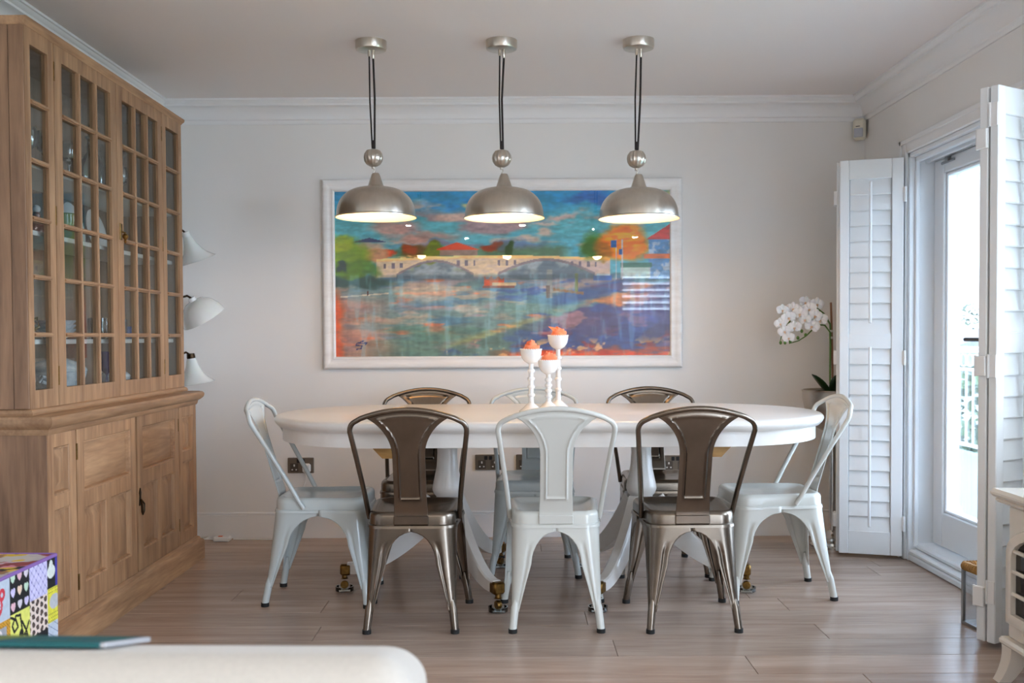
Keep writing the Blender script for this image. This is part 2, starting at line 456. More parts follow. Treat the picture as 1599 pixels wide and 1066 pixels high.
# ------------------------------------------------------------------ outside
ter = MB().box(XR+WT, 4.6, 1.0, 12.5, -.16, -.06)
tag(ter.build('terrace_floor', mat('terrace_deck', (104, 126, 126), .7, noise=1, c2=(88, 110, 112), nscale=(3, 12, 3)), smooth=0), kind='structure')
gd = MB().box(4.6, 60, -20, 70, -3.2, -3.0)
tag(gd.build('garden_ground', mat('lawn', (72, 92, 48), .9, noise=1, c2=(56, 76, 38), nscale=(1, 1, 1)), smooth=0), kind='structure')
pil = one('stone_pier', MB().box(-.06, .06, -.10, .10, 0, 2.8, .01).box(-.07, .07, -.11, .11, 0, .2, .01), mat('pale_render', (196, 197, 196), .8), 'pale rendered pier standing on the terrace outside the glazed door', 'pier', (2.48, 5.75, -.06))
bal = thing('balustrade', 'white iron balustrade with ring ornaments at terrace edge', 'railing', (4.45, 7.5, -.06))
IRON = mat('white_iron', (222, 225, 226), .5)
MB().box(-.03, .03, -4.5, 4.6, 1.0, 1.06, .01).build('top_rail', IRON, bal)
MB().box(-.02, .02, -4.5, 4.6, .82, .85, .005).build('middle_rail', IRON, bal)
MB().box(-.02, .02, -4.5, 4.6, .08, .11, .005).build('bottom_rail', IRON, bal)
bdat = None
for k in range(62):
    if bdat is None: o = MB().box(-.008, .008, -.008, .008, .1, .84, .002).build('baluster', IRON, bal); bdat = o.data
    else: o = bpy.data.objects.new('baluster', bdat); COL.objects.link(o); o.parent = bal
    o.location = (0, -4.4+k*.145, 0)
rdat = None
for k in range(61):
    if rdat is None:
        o = MB().tube([(0, .06*math.cos(2*PI*i/16), .06*math.sin(2*PI*i/16)) for i in range(17)], .006, 6, False).build('ring', IRON, bal); rdat = o.data
    else: o = bpy.data.objects.new('ring', rdat); COL.objects.link(o); o.parent = bal
    o.location = (0, -4.33+k*.145, .925)
def tree(name, label, loc, h, r, c1, c2, n=900, seed=1):
    rs = random.Random(seed); t = thing(name, label, 'tree', loc)
    MB().tube([(0,0,0), (.05,.03,h*.3), (0,.06,h*.65)], [.12, .09, .05], 8).build('trunk', mat('bark', (96, 80, 64), .9), t)
    b = MB()
    for i in range(n):
        u = rs.uniform(-1, 1); a = rs.uniform(0, 2*PI); rr = rs.uniform(.55, 1)**.5; q = math.sqrt(1-u*u)
        c = Vector((r*rr*q*math.cos(a), r*rr*q*math.sin(a), h*.62 + h*.4*rr*u)); s = rs.uniform(.10, .2)
        d = Vector((rs.uniform(-1,1), rs.uniform(-1,1), rs.uniform(-.6,.6))).normalized(); e = d.cross(Vector((rs.uniform(-1,1), rs.uniform(-1,1), 1))).normalized()
        b.add([c-d*s, c+e*s*.45, c+d*s, c-e*s*.45], [(0,1,2,3)])
    o = b.build('foliage', mat('foliage_'+name, c1, .8, noise=1, c2=c2, nscale=(2, 2, 2)), t, 0, fix=False); o['kind'] = 'stuff'
tree('garden_tree', 'leafy garden tree with light green crown beyond the balustrade', (7.15, 15.7, -3.0), 3.6, 1.8, (70, 96, 46), (50, 74, 36), 2200, 2)
tree('garden_shrub', 'low rounded shrub with dark green leaves beyond the balustrade', (5.55, 12.1, -3.0), 3.0, 1.0, (58, 84, 44), (42, 66, 34), 1600, 5)
tree('far_tree', 'distant rounded tree against the pale sky beyond the garden', (21.6, 47, -3.0), 5.6, 4.2, (72, 90, 66), (58, 76, 56), 2600, 9)
hs = thing('far_house', 'distant white house with pale roof beyond the garden', 'house', (14.9, 33, -3.0))
MB().box(-4, 4, -3, 3, 0, 3.0).build('walls', mat('far_wall', (206, 208, 208), .8), hs, 0)
MB().prism([(-4.4, 3.0), (4.4, 3.0), (0, 4.3)], -3.3, 3.3, ax=1).build('roof', mat('far_roof', (120, 124, 130), .8), hs, 0)

# ================================================================== SHUTTERS
def shutter(label, width=.298, group=None):
    t = thing('shutter_leaf', label, 'shutter', group=group); h0, h1 = .02, 1.98; d = .016
    s1, s2 = .045, .055
    MB().box(0, s1, -d, d, h0, h1, .003).build('stile', SHUT, t); MB().box(width-s2, width, -d, d, h0, h1, .003).build('stile', SHUT, t)
    for (a, c) in ((1.885, h1), (1.045, 1.12), (h0, .135)): MB().box(s1, width-s2, -d*.85, d*.85, a, c, .002).build('rail', SHUT, t)
    lo = None
    for z0, z1 in ((1.12, 1.885), (.135, 1.045)):
        n = round((z1-z0)/.0755); st = (z1-z0)/n
        for k in range(n):
            if lo is None: o = MB().box(s1+.001, width-s2-.001, -.043, .043, -.0045, .0045, .004).build('louvre', SHUT, t); lo = o.data
            else: o = bpy.data.objects.new('louvre', lo); COL.objects.link(o); o.parent = t
            o.location = (0, 0, z0+st*(k+.5)); o.rotation_euler = (math.radians(79), 0, 0)
    for a, c in ((1.17, 1.87), (.16, 1.055)): MB().box(width/2-.012, width/2+.002, -.040, -.028, a, c, .004).build('tilt_rod', SHUT, t)
    for z in (.18, 1.0, 1.8):
        hg = MB().box(width-.004, width+.014, -d-.003, d+.003, z-.035, z+.035, .002).tube([(width+.006, -d-.005, z-.037), (width+.006, -d-.005, z+.037)], .005, 8)
        hg.build('hinge', TRIM, t)
    return t
s = shutter('white louvred shutter leaf standing open beside the orchid, front of the far folded pair')
a0 = math.atan2(4.905-5.0, 1.935-1.640)
s.location = (1.637, 4.995, 0); s.rotation_euler = (0, 0, a0)
def leafcopy(src, label):
    c = copy_tree(src); c['label'] = label; return c
s2 = leafcopy(s, 'white louvred shutter leaf folded flat behind the one beside the orchid')
s2.rotation_euler = (0, 0, a0+PI); s2.location = (1.637 - .039*math.sin(a0) + .284*math.cos(a0), 4.995 + .039*math.cos(a0) + .284*math.sin(a0), 0)
# near pair, folded, free end towards the room; their hinge side is at the free end
fe = Vector((1.684, 3.495)); hd = Vector((.26, .16)).normalized(); a1 = math.atan2(hd.y, hd.x)
s3 = leafcopy(s, 'white louvred shutter leaf beside the stove, front of its folded pair')
s3.rotation_euler = (0, 0, a1); s3.location = (fe.x, fe.y, 0)
s4 = leafcopy(s, 'white louvred shutter leaf folded behind the one beside the stove')
s4.rotation_euler = (0, 0, a1+PI); s4.location = (fe.x - .040*math.sin(a1) + .298*math.cos(a1), fe.y + .040*math.cos(a1) + .298*math.sin(a1), 0)
for z in (.2, 1.0, 1.88):
    for q, par in ((-1, s3),):
        MB().box(-.004, .0, -.014, .018, z-.04, z+.04, .001).tube([(-.005, .014, z-.042), (-.005, .014, z+.042)], .004, 8).build('fold_hinge', TRIM, par)

# ================================================================== CABINET
CX, CY = XL+.003, 3.41
cab = thing('display_cabinet', 'tall stripped pine display cabinet with glazed doors over panelled cupboards', 'cabinet', (CX, CY, 0))
L = 1.60; xu = -1.655-CX; xl = -1.60-CX
zt, zb = 2.20, .868
# lower carcass
MB().box(0, xl-.02, .0, .02, .1, .80).box(0, xl-.02, L-.02, L, .1, .80).box(0, .012, .02, L-.02, .1, .80).box(0, xl-.02, .02, L-.02, .1, .12).build('lower_carcass', OAKD, cab, 0)
MB().box(xl-.075, xl-.001, -.003, .0, .12, .79, .001).build('corner_post', OAKD, cab)
# plinth with moulded top, mitred round the front and both ends
def run(profile, x, y0, y1, z):
    P = []
    for (d, zz) in profile: P.append([(0, y0-d, z+zz), (x+d, y0-d, z+zz), (x+d, y1+d, z+zz), (0, y1+d, z+zz)])
    return P
pp = [(.028, 0), (.028, .085), (.026, .094), (.02, .10), (.012, .104), (.010, .112), (.0, .118), (-.03, .118)]
MB().grid(run(pp, xl, 0, L, 0)).build('plinth', OAKY, cab, 30)
wp = [(-.03, .782), (.004, .782), (.008, .79), (.010, .802), (.018, .808), (.03, .818), (.034, .828), (.034, .838), (.028, .846), (.012, .85), (-.05, .852), (-.3, .852)]
wt = MB().grid(run(wp, xl, 0, L, 0)); wt.box(0, xl-.02, .02, L-.02, .80, .851)
wt.build('worktop', OAKY, cab, 30)
up_m = [(-.02, .85), (.012, .85), (.014, .858), (.008, .868), (.0, .872), (-.02, .872)]
MB().grid(run(up_m, xu, 0, L, 0)).build('upper_base_mould', OAKY, cab, 30)
# lower front: two narrow panelled ends, two doors
def raised(x, y0, y1, z0, z1):
    """sunk panel with moulded edge, on plane x"""
    P = []
    for (i, dx) in ((0, .0), (.004, -.003), (.008, -.002), (.012, -.016), (.022, -.016), (.045, -.006)):
        P.append([(x+dx, y0+i, z0+i), (x+dx, y1-i, z0+i), (x+dx, y1-i, z1-i), (x+dx, y0+i, z1-i), (x+dx, y0+i, z0+i)])
    m = MB().grid(P); i = .045 if min(y1-y0, z1-z0) > .1 else .022; dx = -.006 if i == .045 else -.016
    if i == .022: m = MB().grid(P[:-1])
    m.add([(x+dx, y0+i, z0+i), (x+dx, y1-i, z0+i), (x+dx, y1-i, z1-i), (x+dx, y0+i, z1-i)], [(0,1,2,3)])
    return m
def front(name, x, y0, y1, z0, z1, holes, th=.022):
    """a framed leaf: solid frame left between the holes (y0,y1,z0,z1)"""
    ys = sorted({y0, y1, *[h[0] for h in holes], *[h[1] for h in holes]}); zs = sorted({z0, z1, *[h[2] for h in holes], *[h[3] for h in holes]})
    b = MB()
    def hole(a, c): return any(h[0]-1e-6 <= a <= h[1]+1e-6 and h[2]-1e-6 <= c <= h[3]+1e-6 for h in holes)
    for i in range(len(ys)-1):
        for j in range(len(zs)-1):
            cy, cz = (ys[i]+ys[i+1])/2, (zs[j]+zs[j+1])/2
            if hole(cy, cz): continue
            for X_ in (x, x-th): b.add([(X_, ys[i], zs[j]), (X_, ys[i+1], zs[j]), (X_, ys[i+1], zs[j+1]), (X_, ys[i], zs[j+1])], [(0,1,2,3)])
    def edge(a, c, e, g): b.add([(x, a, c), (x, e, g), (x-th, e, g), (x-th, a, c)], [(0,1,2,3)])
    for h in holes + [(y0, y1, z0, z1)]:
        edge(h[0], h[2], h[1], h[2]); edge(h[0], h[3], h[1], h[3]); edge(h[0], h[2], h[0], h[3]); edge(h[1], h[2], h[1], h[3])
    return b
zl0, zl1 = .12, .782
seams = [0, .225, .80, 1.345, L]
for k in range(4):
    y0, y1 = seams[k]+((.004 if k != 2 else .016) if k else 0), seams[k+1]-(.004 if k < 3 else 0)
    door = k in (1, 2)
    if door:
        mid = (y0+y1)/2
        hs_ = [(y0+.06, y1-.055, .545, .735), (y0+.06, mid-.022, .205, .485), (mid+.022, y1-.055, .205, .485)]
    else:
        a = .045 if k == 0 else .045
        hs_ = [(y0+a, y1-.05, .565, .735), (y0+a, y1-.05, .175, .515)]
    d = front('', xl, y0, y1, zl0, zl1, hs_).build('lower_door' if door else 'fixed_panel', OAKZ, cab, 0)
    for h in hs_: raised(xl-.001, *h).build('panel', OAKY if door and h[2] > .5 else OAKZ, d, 30)
    if door:
        for z in (.22, .70):
            yy = y0+.003 if k == 1 else y1-.003
            tag(MB().box(xl-.004, xl+.002, yy-.006, yy+.003, z-.03, z+.03, .001).build('hinge', BRASS, d), 'small brass hinge')
    if k == 2:
        hb = MB().prism([(y0+.02-.012, .40), (y0+.02+.012, .40), (y0+.02+.006, .44), (y0+.02+.010, .455), (y0+.02, .475), (y0+.02-.010, .455), (y0+.02-.006, .44)], xl, xl+.004, ax=0)
        hb.tube([(xl+.006, y0+.02, .425), (xl+.014, y0+.006, .405), (xl+.014, y0+.008, .375), (xl+.012, y0+.02, .362), (xl+.014, y0+.032, .375), (xl+.014, y0+.034, .405), (xl+.006, y0+.02, .425)], .004, 8)
        tag(hb.build('drop_handle', DARKBR, d), 'dark bronze drop handle')
# dark gap between the lower doors
MB().box(xl-.03, xl-.024, .2, 1.36, zl0, zl1).build('door_stop', OAKD, cab, 0)
# upper carcass
b = MB().box(0, xu-.02, 0, .018, .86, zt).box(0, xu-.02, L-.018, L, .86, zt).box(.0, .012, .018, L-.018, .86, zt).box(0, xu-.02, .018, L-.018, zt-.02, zt).box(0, xu-.02, .018, L-.018, .86, .878)
b.build('upper_carcass', wood('cabinet_inner', (150, 126, 104), (112, 92, 76), (16, 16, 1.6), .6, island=True), cab, 0)
MB().box(xu-.20, xu-.055, -.004, 0, .872, zt-.02, .001).build('side_board', OAKD, cab)
MB().box(0, xu-.202, -.004, 0, .872, zt-.02, .001).build('side_board', OAKZ, cab)
MB().box(xu-.053, xu-.001, -.006, 0, .872, zt-.02, .002).build('corner_post', OAKD, cab)
tp = [(-.02, -.02), (.002, -.02), (.006, -.012), (.012, -.006), (.014, .0), (.014, .008), (-.02, .008), (-.3, .008)]
MB().grid(run(tp, xu, 0, L, zt)).build('top_mould', OAKY, cab, 30)
SHZ = (1.112, 1.50, 1.74)
SHM = mat('shelf_paint', (214, 214, 208), .5)
for z in SHZ: MB().box(.013, xu-.045, .02, L-.02, z-.018, z, .002).build('shelf', SHM, cab)
useams = [0, .215, .78, 1.325, L]
z0, z1 = .872, zt-.02
for k in range(4):
    y0, y1 = useams[k]+(.002 if k else 0), useams[k+1]-(.002 if k < 3 else 0)
    door = k in (1, 2); nc = 3 if door else 1
    l_, r_ = (.062, .055) if door else ((.038, .045) if k == 0 else (.05, .045))
    ga, gb = y0+l_, y1-r_; za, zc = .935, 2.125; mw = .016
    cw = (gb-ga-(nc-1)*mw)/nc; rh = (zc-za-5*mw)/6; holes = []
    for i in range(nc):
        for j in range(6):
            ya = ga+i*(cw+mw); zz = za+j*(rh+mw); holes.append((ya, ya+cw, zz, zz+rh))
    d = front('', xu, y0, y1, z0, z1, holes).build('glazed_door' if door else 'glazed_panel', OAKZ, cab, 0)
    # rounded glazing beads on the bars
    for i in range(nc-1):
        yc = ga+(i+1)*cw+(i+.5)*mw; MB().tube([(xu+.001, yc, za), (xu+.001, yc, zc)], .0052, 8).build('glazing_bar', OAKZ, d)
    for j in range(5):
        zz = za+(j+1)*rh+(j+.5)*mw; MB().tube([(xu+.001, ga, zz), (xu+.001, gb, zz)], .0052, 8).build('glazing_bar', OAKY, d)
    pd = None
    for h in holes:
        if pd is None: o = MB().box(-.0015, .0015, 0, h[1]-h[0], 0, h[3]-h[2]).build('pane', PGLASS, d, 0); pd = o.data
        else: o = bpy.data.objects.new('pane', pd); COL.objects.link(o); o.parent = d
        o.location = (xu-.012, h[0], h[2])
    if door:
        for z in (.98, 1.56, 2.08):
            yy = y0+.001 if k == 1 else y1-.001
            tag(MB().box(xu-.003, xu+.002, yy-.005, yy+.004, z-.035, z+.035, .001).build('hinge', BRASS, d), 'small brass hinge')
    if k == 2:
        yk = y0+.03
        hb = MB().box(xu, xu+.004, yk-.011, yk+.011, 1.53, 1.60, .002).lathe([(0, -.02), (.006, -.016), (.004, -.006), (.011, .004), (.013, .012), (.008, .02), (0, .022)], 14, (xu+.02, yk, 1.535))
        hb.tube([(xu+.004, yk, 1.565), (xu+.02, yk, 1.56), (xu+.02, yk, 1.552)], .003, 6)
        tag(hb.build('drop_handle', BRASS, d), 'brass drop handle')

# ------------------------------------------------------------------ china and glass in the cabinet
def lab(n, mb, m, label, cat, x, y, z, group=None, rz=0, solid=0):
    return one(n, mb, m, label, cat, (x, y, z+.0005), rz, group, solid=solid)
CHINA = mat('painted_china', (226, 232, 232), .2, coat=.4, noise=1, c2=(120, 150, 170), nscale=(28, 28, 28))
TEAL = mat('teal_glaze', (92, 176, 178), .2, coat=.4, noise=1, c2=(56, 122, 138), nscale=(22, 22, 22))
def tureen(label, x, y, z, s):
    t = thing('lidded_tureen', label, 'tureen', (x, y, z+.0005))
    MB().lathe([(0,0),(.05*s,0),(.052*s,.008*s),(.07*s,.03*s),(.085*s,.07*s),(.088*s,.085*s),(.082*s,.085*s),(0,.02*s)], 28).build('bowl', CHINA, t)
    MB().lathe([(.090*s,.086*s),(.088*s,.094*s),(.07*s,.112*s),(.03*s,.125*s),(.012*s,.13*s),(.010*s,.137*s),(.02*s,.145*s),(.022*s,.157*s),(.012*s,.168*s),(0,.17*s)], 28).build('lid', CHINA, t)
    for q in (-1, 1): MB().tube([(0,q*.082*s,.07*s),(0,q*.105*s,.072*s),(0,q*.108*s,.058*s),(0,q*.08*s,.05*s)], .006*s, 8).build('handle', CHINA, t)
xc = -1.80
zb_ = .878
tureen('small blue and white lidded tureen in the narrow end bay of the cabinet', xc, 3.56, zb_, .95)
tureen('large painted lidded tureen with round knob on the cabinet bottom', xc, 3.93, zb_, 1.25)
tureen('small pale lidded jar beside the blue goblet in the cabinet', xc, 4.50, zb_, .75)
def goblet(label, x, y, z, m, s=1, group=None):
    b = MB().lathe([(0,0),(.034*s,0),(.034*s,.003*s),(.006*s,.01*s),(.0045*s,.07*s),(.008*s,.08*s),(.03*s,.098*s),(.038*s,.13*s),(.034*s,.17*s),(.032*s,.17*s),(.035*s,.13*s),(.028*s,.101*s),(0,.088*s)], 20)
    return lab('goblet', b, m, label, 'glass', x, y, z, group)
goblet('cobalt blue stemmed goblet behind the glazed door', -1.78, 4.36, zb_, mat('cobalt_glass', (40, 52, 140), .1, trans=.5), 1.05)
b = MB().lathe([(0,0),(.05,0),(.055,.01),(.095,.04),(.10,.05),(.096,.05),(.05,.014),(0,.01)], 28, flute=.03, nf=16)
lab('glass_dish', b, CRYSTAL, 'clear fluted glass dish on the cabinet bottom', 'dish', -1.80, 4.70, zb_)
for k, (y, x) in enumerate(((4.30, -1.79), (4.38, -1.83), (4.47, -1.78), (4.58, -1.81))):
    b = MB().lathe([(0,0),(.03,0),(.034,.02),(.036,.09),(.033,.09),(.031,.02),(0,.012)], 20, flute=.04, nf=12)
    lab('cut_glass_tumbler', b, CRYSTAL, 'cut glass tumbler on the lowest cabinet shelf', 'glass', x, y, SHZ[0], 'tumblers on the lowest cabinet shelf')
b = MB().lathe([(0,0),(.022,0),(.03,.012),(.034,.03),(.03,.05),(.02,.058),(0,.06)], 18)
lab('blue_trinket_pot', b, mat('blue_glaze', (72, 110, 168), .2, coat=.4), 'small round blue pot on the lowest cabinet shelf', 'pot', -1.79, 4.68, SHZ[0])
for k in range(3):
    b = MB().lathe([(0,0),(.04,0),(.045,.006),(.075,.035),(.082,.04),(.078,.04),(.043,.011),(0,.008)], 28)
    lab('china_bowl', b, CHINA, 'painted china bowl on the lowest cabinet shelf, %s of its stack' % ('bottom', 'middle', 'top')[k], 'bowl', -1.79, 3.90, SHZ[0]+k*.0165, 'stack of bowls on the lowest cabinet shelf')
b = MB().lathe([(0,0),(.05,0),(.055,.01),(.085,.07),(.088,.12),(.066,.20),(.044,.25),(.05,.29),(.046,.29),(.04,.25),(0,.24)], 28)
jg = thing('floral_jug', 'tall teal jug with pink flowers and gilt handle in the cabinet end bay', 'jug', (-1.83, 3.545, SHZ[0]+.0005))
b.build('body', TEAL, jg)
tag(MB().tube([(.07, .03, .06), (.12, .04, .075), (.125, .045, .045), (.085, .035, .02)], .006, 8).build('handle', mat('gilt', (212, 186, 120), .25, 1), jg), 'gilt handle')
PINK = mat('pink_glaze', (206, 108, 150), .3)
for (a, z) in ((.2, .15), (.5, .10), (-.2, .19)):
    tag(MB().sphere((.083*math.cos(a), .083*math.sin(a), z), .016, 8).build('flower', PINK, jg), 'pink moulded flower')
for k, y in enumerate((3.49, 3.563, 3.636)): goblet('clear wine glass on the top cabinet shelf in the narrow end bay', -1.79+.02*(k % 2), y, SHZ[2], CRYSTAL, .85, 'wine glasses on the top cabinet shelf')
for k, y in enumerate((3.74, 3.82, 3.92, 4.02, 4.62)): goblet('clear wine glass on the top cabinet shelf behind the glazed doors', -1.81+.03*(k % 2), y, SHZ[2], CRYSTAL, .95, 'wine glasses on the top cabinet shelf')
for y, lb, s in ((4.29, 'tall clear glass decanter on the top cabinet shelf', 1.0), (4.45, 'broad clear glass vase on the top cabinet shelf', .9)):
    if s == 1.0: pr = [(0,0),(.05,0),(.055,.02),(.05,.12),(.02,.17),(.018,.22),(.028,.235),(.02,.24),(.012,.24),(.03,.275),(.0,.30)]
    else: pr = [(0,0),(.04,0),(.05,.05),(.065,.15),(.085,.22),(.08,.22),(.06,.15),(.045,.05),(0,.02)]
    lab('decanter' if s == 1 else 'glass_vase', MB().lathe(pr, 24, flute=.04, nf=10), CRYSTAL, lb, 'glassware', -1.80, y, SHZ[2])
def figurine(label, y, z, c1, c2, s):
    t = thing('figurine', label, 'figurine', (-1.79, y, z+.0005))
    MB().lathe([(0,0),(.03*s,0),(.034*s,.01*s),(.03*s,.04*s),(.014*s,.065*s),(.016*s,.08*s),(.008*s,.09*s),(0,.09*s)], 16).build('body', mat('fig_'+label[:8], c1, .3, coat=.3), t)
    MB().sphere((0,0,.102*s), .015*s, 10).build('head', mat('fig_head'+label[:8], c2, .3), t)
figurine('ruby red figurine with white head on the middle cabinet shelf', 3.57, SHZ[1], (150, 50, 52), (232, 222, 214), .8)
figurine('brown and white figurine on the middle cabinet shelf', 3.76, SHZ[1], (140, 84, 70), (236, 230, 224), 1.0)
b = MB().lathe([(0,0),(.045,0),(.048,.012),(.055,.11),(.05,.115),(.046,.012),(0,.012)], 24)
lab('green_vase', b, mat('olive_glass', (138, 148, 62), .15, trans=.3), 'olive green glass vase on the middle cabinet shelf', 'vase', -1.80, 4.02, SHZ[1])
for k in range(2):
    y = (4.36, 4.60)[k]
    b = MB().lathe([(0,0),(.05,0),(.1,.014),(.104,.018),(.1,.018),(.05,.006),(0,.006)], 28, mtx=Matrix.Rotation(math.radians(78), 3, 'Y'))
    o = lab('display_plate', b, CERAM, ('white plate stood on edge on the middle cabinet shelf, beside the door handle', 'white plate stood on edge on the middle cabinet shelf, nearer the picture wall')[k], 'plate', -1.93, y, SHZ[1]+.103, 'plates stood on the middle cabinet shelf')

# ================================================================== FLOOR LAMP behind the cabinet
lampP = (-1.785, 5.25, 0)
fl_ = thing('floor_lamp', 'floor lamp with three white opal glass shades standing behind the cabinet', 'lamp', lampP, math.radians(40))
MB().lathe([(0,0),(.12,0),(.12,.012),(.03,.03),(.012,.05),(0,.05)], 24).build('base', DARKBR, fl_)
MB().tube([(0,0,.04),(0,0,1.68)], .009, 10).build('pole', DARKBR, fl_)
bell = [(.018, 0), (.024, -.012), (.034, -.05), (.052, -.09), (.08, -.125), (.105, -.14), (.103, -.141), (.05, -.094), (.03, -.05), (.02, -.012)]
dome = [(.018, 0), (.05, -.008), (.085, -.035), (.108, -.075), (.118, -.11), (.115, -.11), (.104, -.075), (.08, -.04), (.045, -.014)]
for (z, tilt, pr, off, fl2) in ((1.66, -22, bell, .075, 0), (1.315, -33, dome, .105, .03), (1.015, -8, bell, .09, 0)):
    mt = Matrix.Rotation(math.radians(tilt), 3, 'Y')
    sh = MB().lathe(pr, 40, (off, 0, z), mtx=mt, flute=fl2, nf=18 if fl2 else 0)
    so = sh.build('shade', OPAL, fl_, 60)
    MB().tube([(0, 0, z-.05), (.02, 0, z+.01), (off*.7, 0, z+.025), (off, 0, z+.008)], .006, 8).build('arm', DARKBR, fl_)
    MB().lathe([(0,.02),(.02,.018),(.022,0),(.022,-.012),(.0,-.012)], 16, (off, 0, z), mtx=mt).build('fitter', DARKBR if z < 1.1 else OPAL, fl_)

# ================================================================== PAINTING
def paint_col(u, v):
    asp = 2.03
    wu = u + (fbm(u, v, 22, 14, 11)-.5)*.045; wv = v + (fbm(u, v, 20, 16, 21)-.5)*.09
    st = fbm(u, v, 30, 60, 31, 3); big = fbm(u, v, 5, 5, 41, 4); vert = fbm(u, v, 60, 6, 51, 3)
    C = np.zeros((len(u), 3)) + np.array((116, 180, 194.))
    # sky
    C = mixc(C, (60, 150, 186), sst(.78, 1.0, wv)*.9); C = mixc(C, (120, 190, 190), sst(.62, .8, wv)*(1-sst(.8, .95, wv))*.6)
    C = mixc(C, (52, 136, 196), sst(.55, .7, big)*sst(.8, .95, wv)*.7)
    C = mixc(C, (186, 158, 160), sst(.50, .66, fbm(u, v, 6, 9, 61))*sst(.63, .7, wv)*(1-sst(.82, .92, wv))*.9)
    C = mixc(C, (222, 196, 182), sst(.56, .68, fbm(u, v, 8, 12, 71))*sst(.64, .7, wv)*(1-sst(.86, .97, wv))*.85)
    for (a, b_, ra, rb, c) in ((.17,.78,.09,.04,(206,170,160)), (.27,.73,.12,.035,(196,160,150)), (.40,.9,.03,.03,(226,206,150)), (.68,.84,.06,.03,(226,196,188)), (.62,.80,.05,.02,(232,214,206)),
                            (.54,.66,.12,.035,(126,136,164)), (.32,.68,.16,.025,(150,142,160)), (.9,.92,.08,.06,(206,200,160)), (.98,.94,.05,.08,(226,206,150)), (.77,.96,.09,.04,(64,112,170))):
        C = mixc(C, c, (1-sst(.4, 1.2, np.hypot((wu-a)/ra, (wv-b_)/rb)))*.85)
    # water
    wat = 1-sst(.485, .51, v + (st-.5)*.012)
    Wc = np.zeros_like(C) + np.array((122, 148, 150.))
    Wc = mixc(Wc, (72, 104, 112), sst(.36, .48, wv)*.75)
    Wc = mixc(Wc, (172, 158, 164), sst(.46, .62, fbm(u, v, 7, 16, 81))*.8); Wc = mixc(Wc, (96, 136, 160), sst(.5, .66, fbm(u, v, 6, 18, 91))*.75)
    Wc = mixc(Wc, (196, 178, 160), sst(.56, .7, fbm(u, v, 9, 22, 101))*.7); Wc = mixc(Wc, (70, 96, 150), sst(.58, .7, fbm(u, v, 10, 20, 111))*sst(.25, .6, u)*.8)
    Wc = mixc(Wc, (206, 132, 104), sst(.63, .73, fbm(u, v, 10, 26, 121))*.8); Wc = mixc(Wc, (104, 140, 128), sst(.5, .64, fbm(u, v, 5, 8, 131))*(1-sst(.15, .4, v))*.8)
    Wc = mixc(Wc, (196, 140, 120), (1-sst(.02, .2, u + (big-.5)*.2))*(1-sst(.3, .46, v))*.75)
    Wc = mixc(Wc, (216, 112, 60), (1-sst(.005, .03, wu))*(1-sst(.3, .5, v)))
    Wc = mixc(Wc, (212, 206, 190), (1-sst(.5, 1.2, np.hypot((wu-.27)/.1, (wv-.38)/.06)))*.6)
    Wc = mixc(Wc, (226, 218, 206), (1-sst(.5, 1.2, np.hypot((wu-.40)/.06, (wv-.30)/.03)))*.6)
    Wc = mixc(Wc, (40, 74, 70), (1-sst(.5, 1.1, np.hypot((wu-.05)/.17, (wv-.455)/.05)))*.9)
    # lower diagonal quay and right bank
    dg = v - (.02 + (u-.30)*.62)
    inq = sst(.28, .34, u)*(1-sst(-.01, .015, dg + (st-.5)*.03))
    Q = np.zeros_like(C) + np.array((104, 128, 122.))
    Q = mixc(Q, (84, 82, 118), sst(.5, .72, wu)); Q = mixc(Q, (132, 110, 140), sst(.48, .62, fbm(u, v, 7, 10, 141))*sst(.55, .8, u)*.8)
    Q = mixc(Q, (66, 92, 150), sst(.54, .66, fbm(u, v, 9, 9, 151))*.6); Q = mixc(Q, (190, 150, 150), sst(.6, .7, fbm(u, v, 10, 14, 161))*.7)
    Q = mixc(Q, (222, 96, 44), (1-sst(.01, .07, v + (st-.5)*.09))*.85*sst(.42, .6, u)); Q = mixc(Q, (170, 60, 48), sst(.55, .65, fbm(u, v, 16, 14, 171))*(1-sst(.06, .2, v))*sst(.5, .7, u)*.6)
    Q = mixc(Q, (236, 196, 150), sst(.64, .7, fbm(u, v, 24, 20, 181))*(1-sst(.06, .14, v))*.8)
    Wc = mixc(Wc, (176, 168, 120), (1-sst(.0, .04, np.abs(dg-.02)))*sst(.28, .40, u)*(1-sst(.55, .66, u))*.6)
    Wc = Wc*(1-inq[:,None]) + Q*inq[:,None]
    Wc = mixc(Wc, (42, 70, 132), (1-sst(.02, .06, np.abs(v-(.36+(u-.7)*.45))))*sst(.6, .7, u)*(1-sst(.84, .92, u))*.7)
    Wc = mixc(Wc, (206, 150, 108), (1-sst(.4, 1.1, np.hypot((wu-.83)/.10, (wv-.345-(u-.83)*.25)/.035)))*.9)
    Wc = mixc(Wc, (120, 118, 168), (1-sst(.4, 1.2, np.hypot((wu-.92)/.1, (wv-.25)/.09)))*.55)
    C = C*(1-wat[:,None]) + Wc*wat[:,None]
    # far bank
    def blob(C, a, b_, ra, rb, c, k=1.0): return mixc(C, c, (1-sst(.6, 1.15, np.hypot((wu-a)/ra, (wv-b_)/rb)))*k)
    C = mixc(C, (96, 112, 74), (1-sst(.0, .05, np.abs(wv-.60)-.03))*sst(.12, .2, u)*(1-sst(.66, .72, u))*.7)
    for (a, b_, ra, rb, c) in ((.25,.645,.06,.05,(112,88,40)), (.22,.66,.03,.035,(158,84,40)), (.29,.65,.035,.04,(120,132,44)), (.47,.65,.03,.035,(140,72,44)), (.53,.64,.012,.05,(60,84,50)), (.15,.63,.03,.03,(190,86,48)),
                            (.10,.66,.05,.055,(206,190,170)), (.12,.61,.04,.05,(200,160,130))): C = blob(C, a, b_, ra, rb, c)
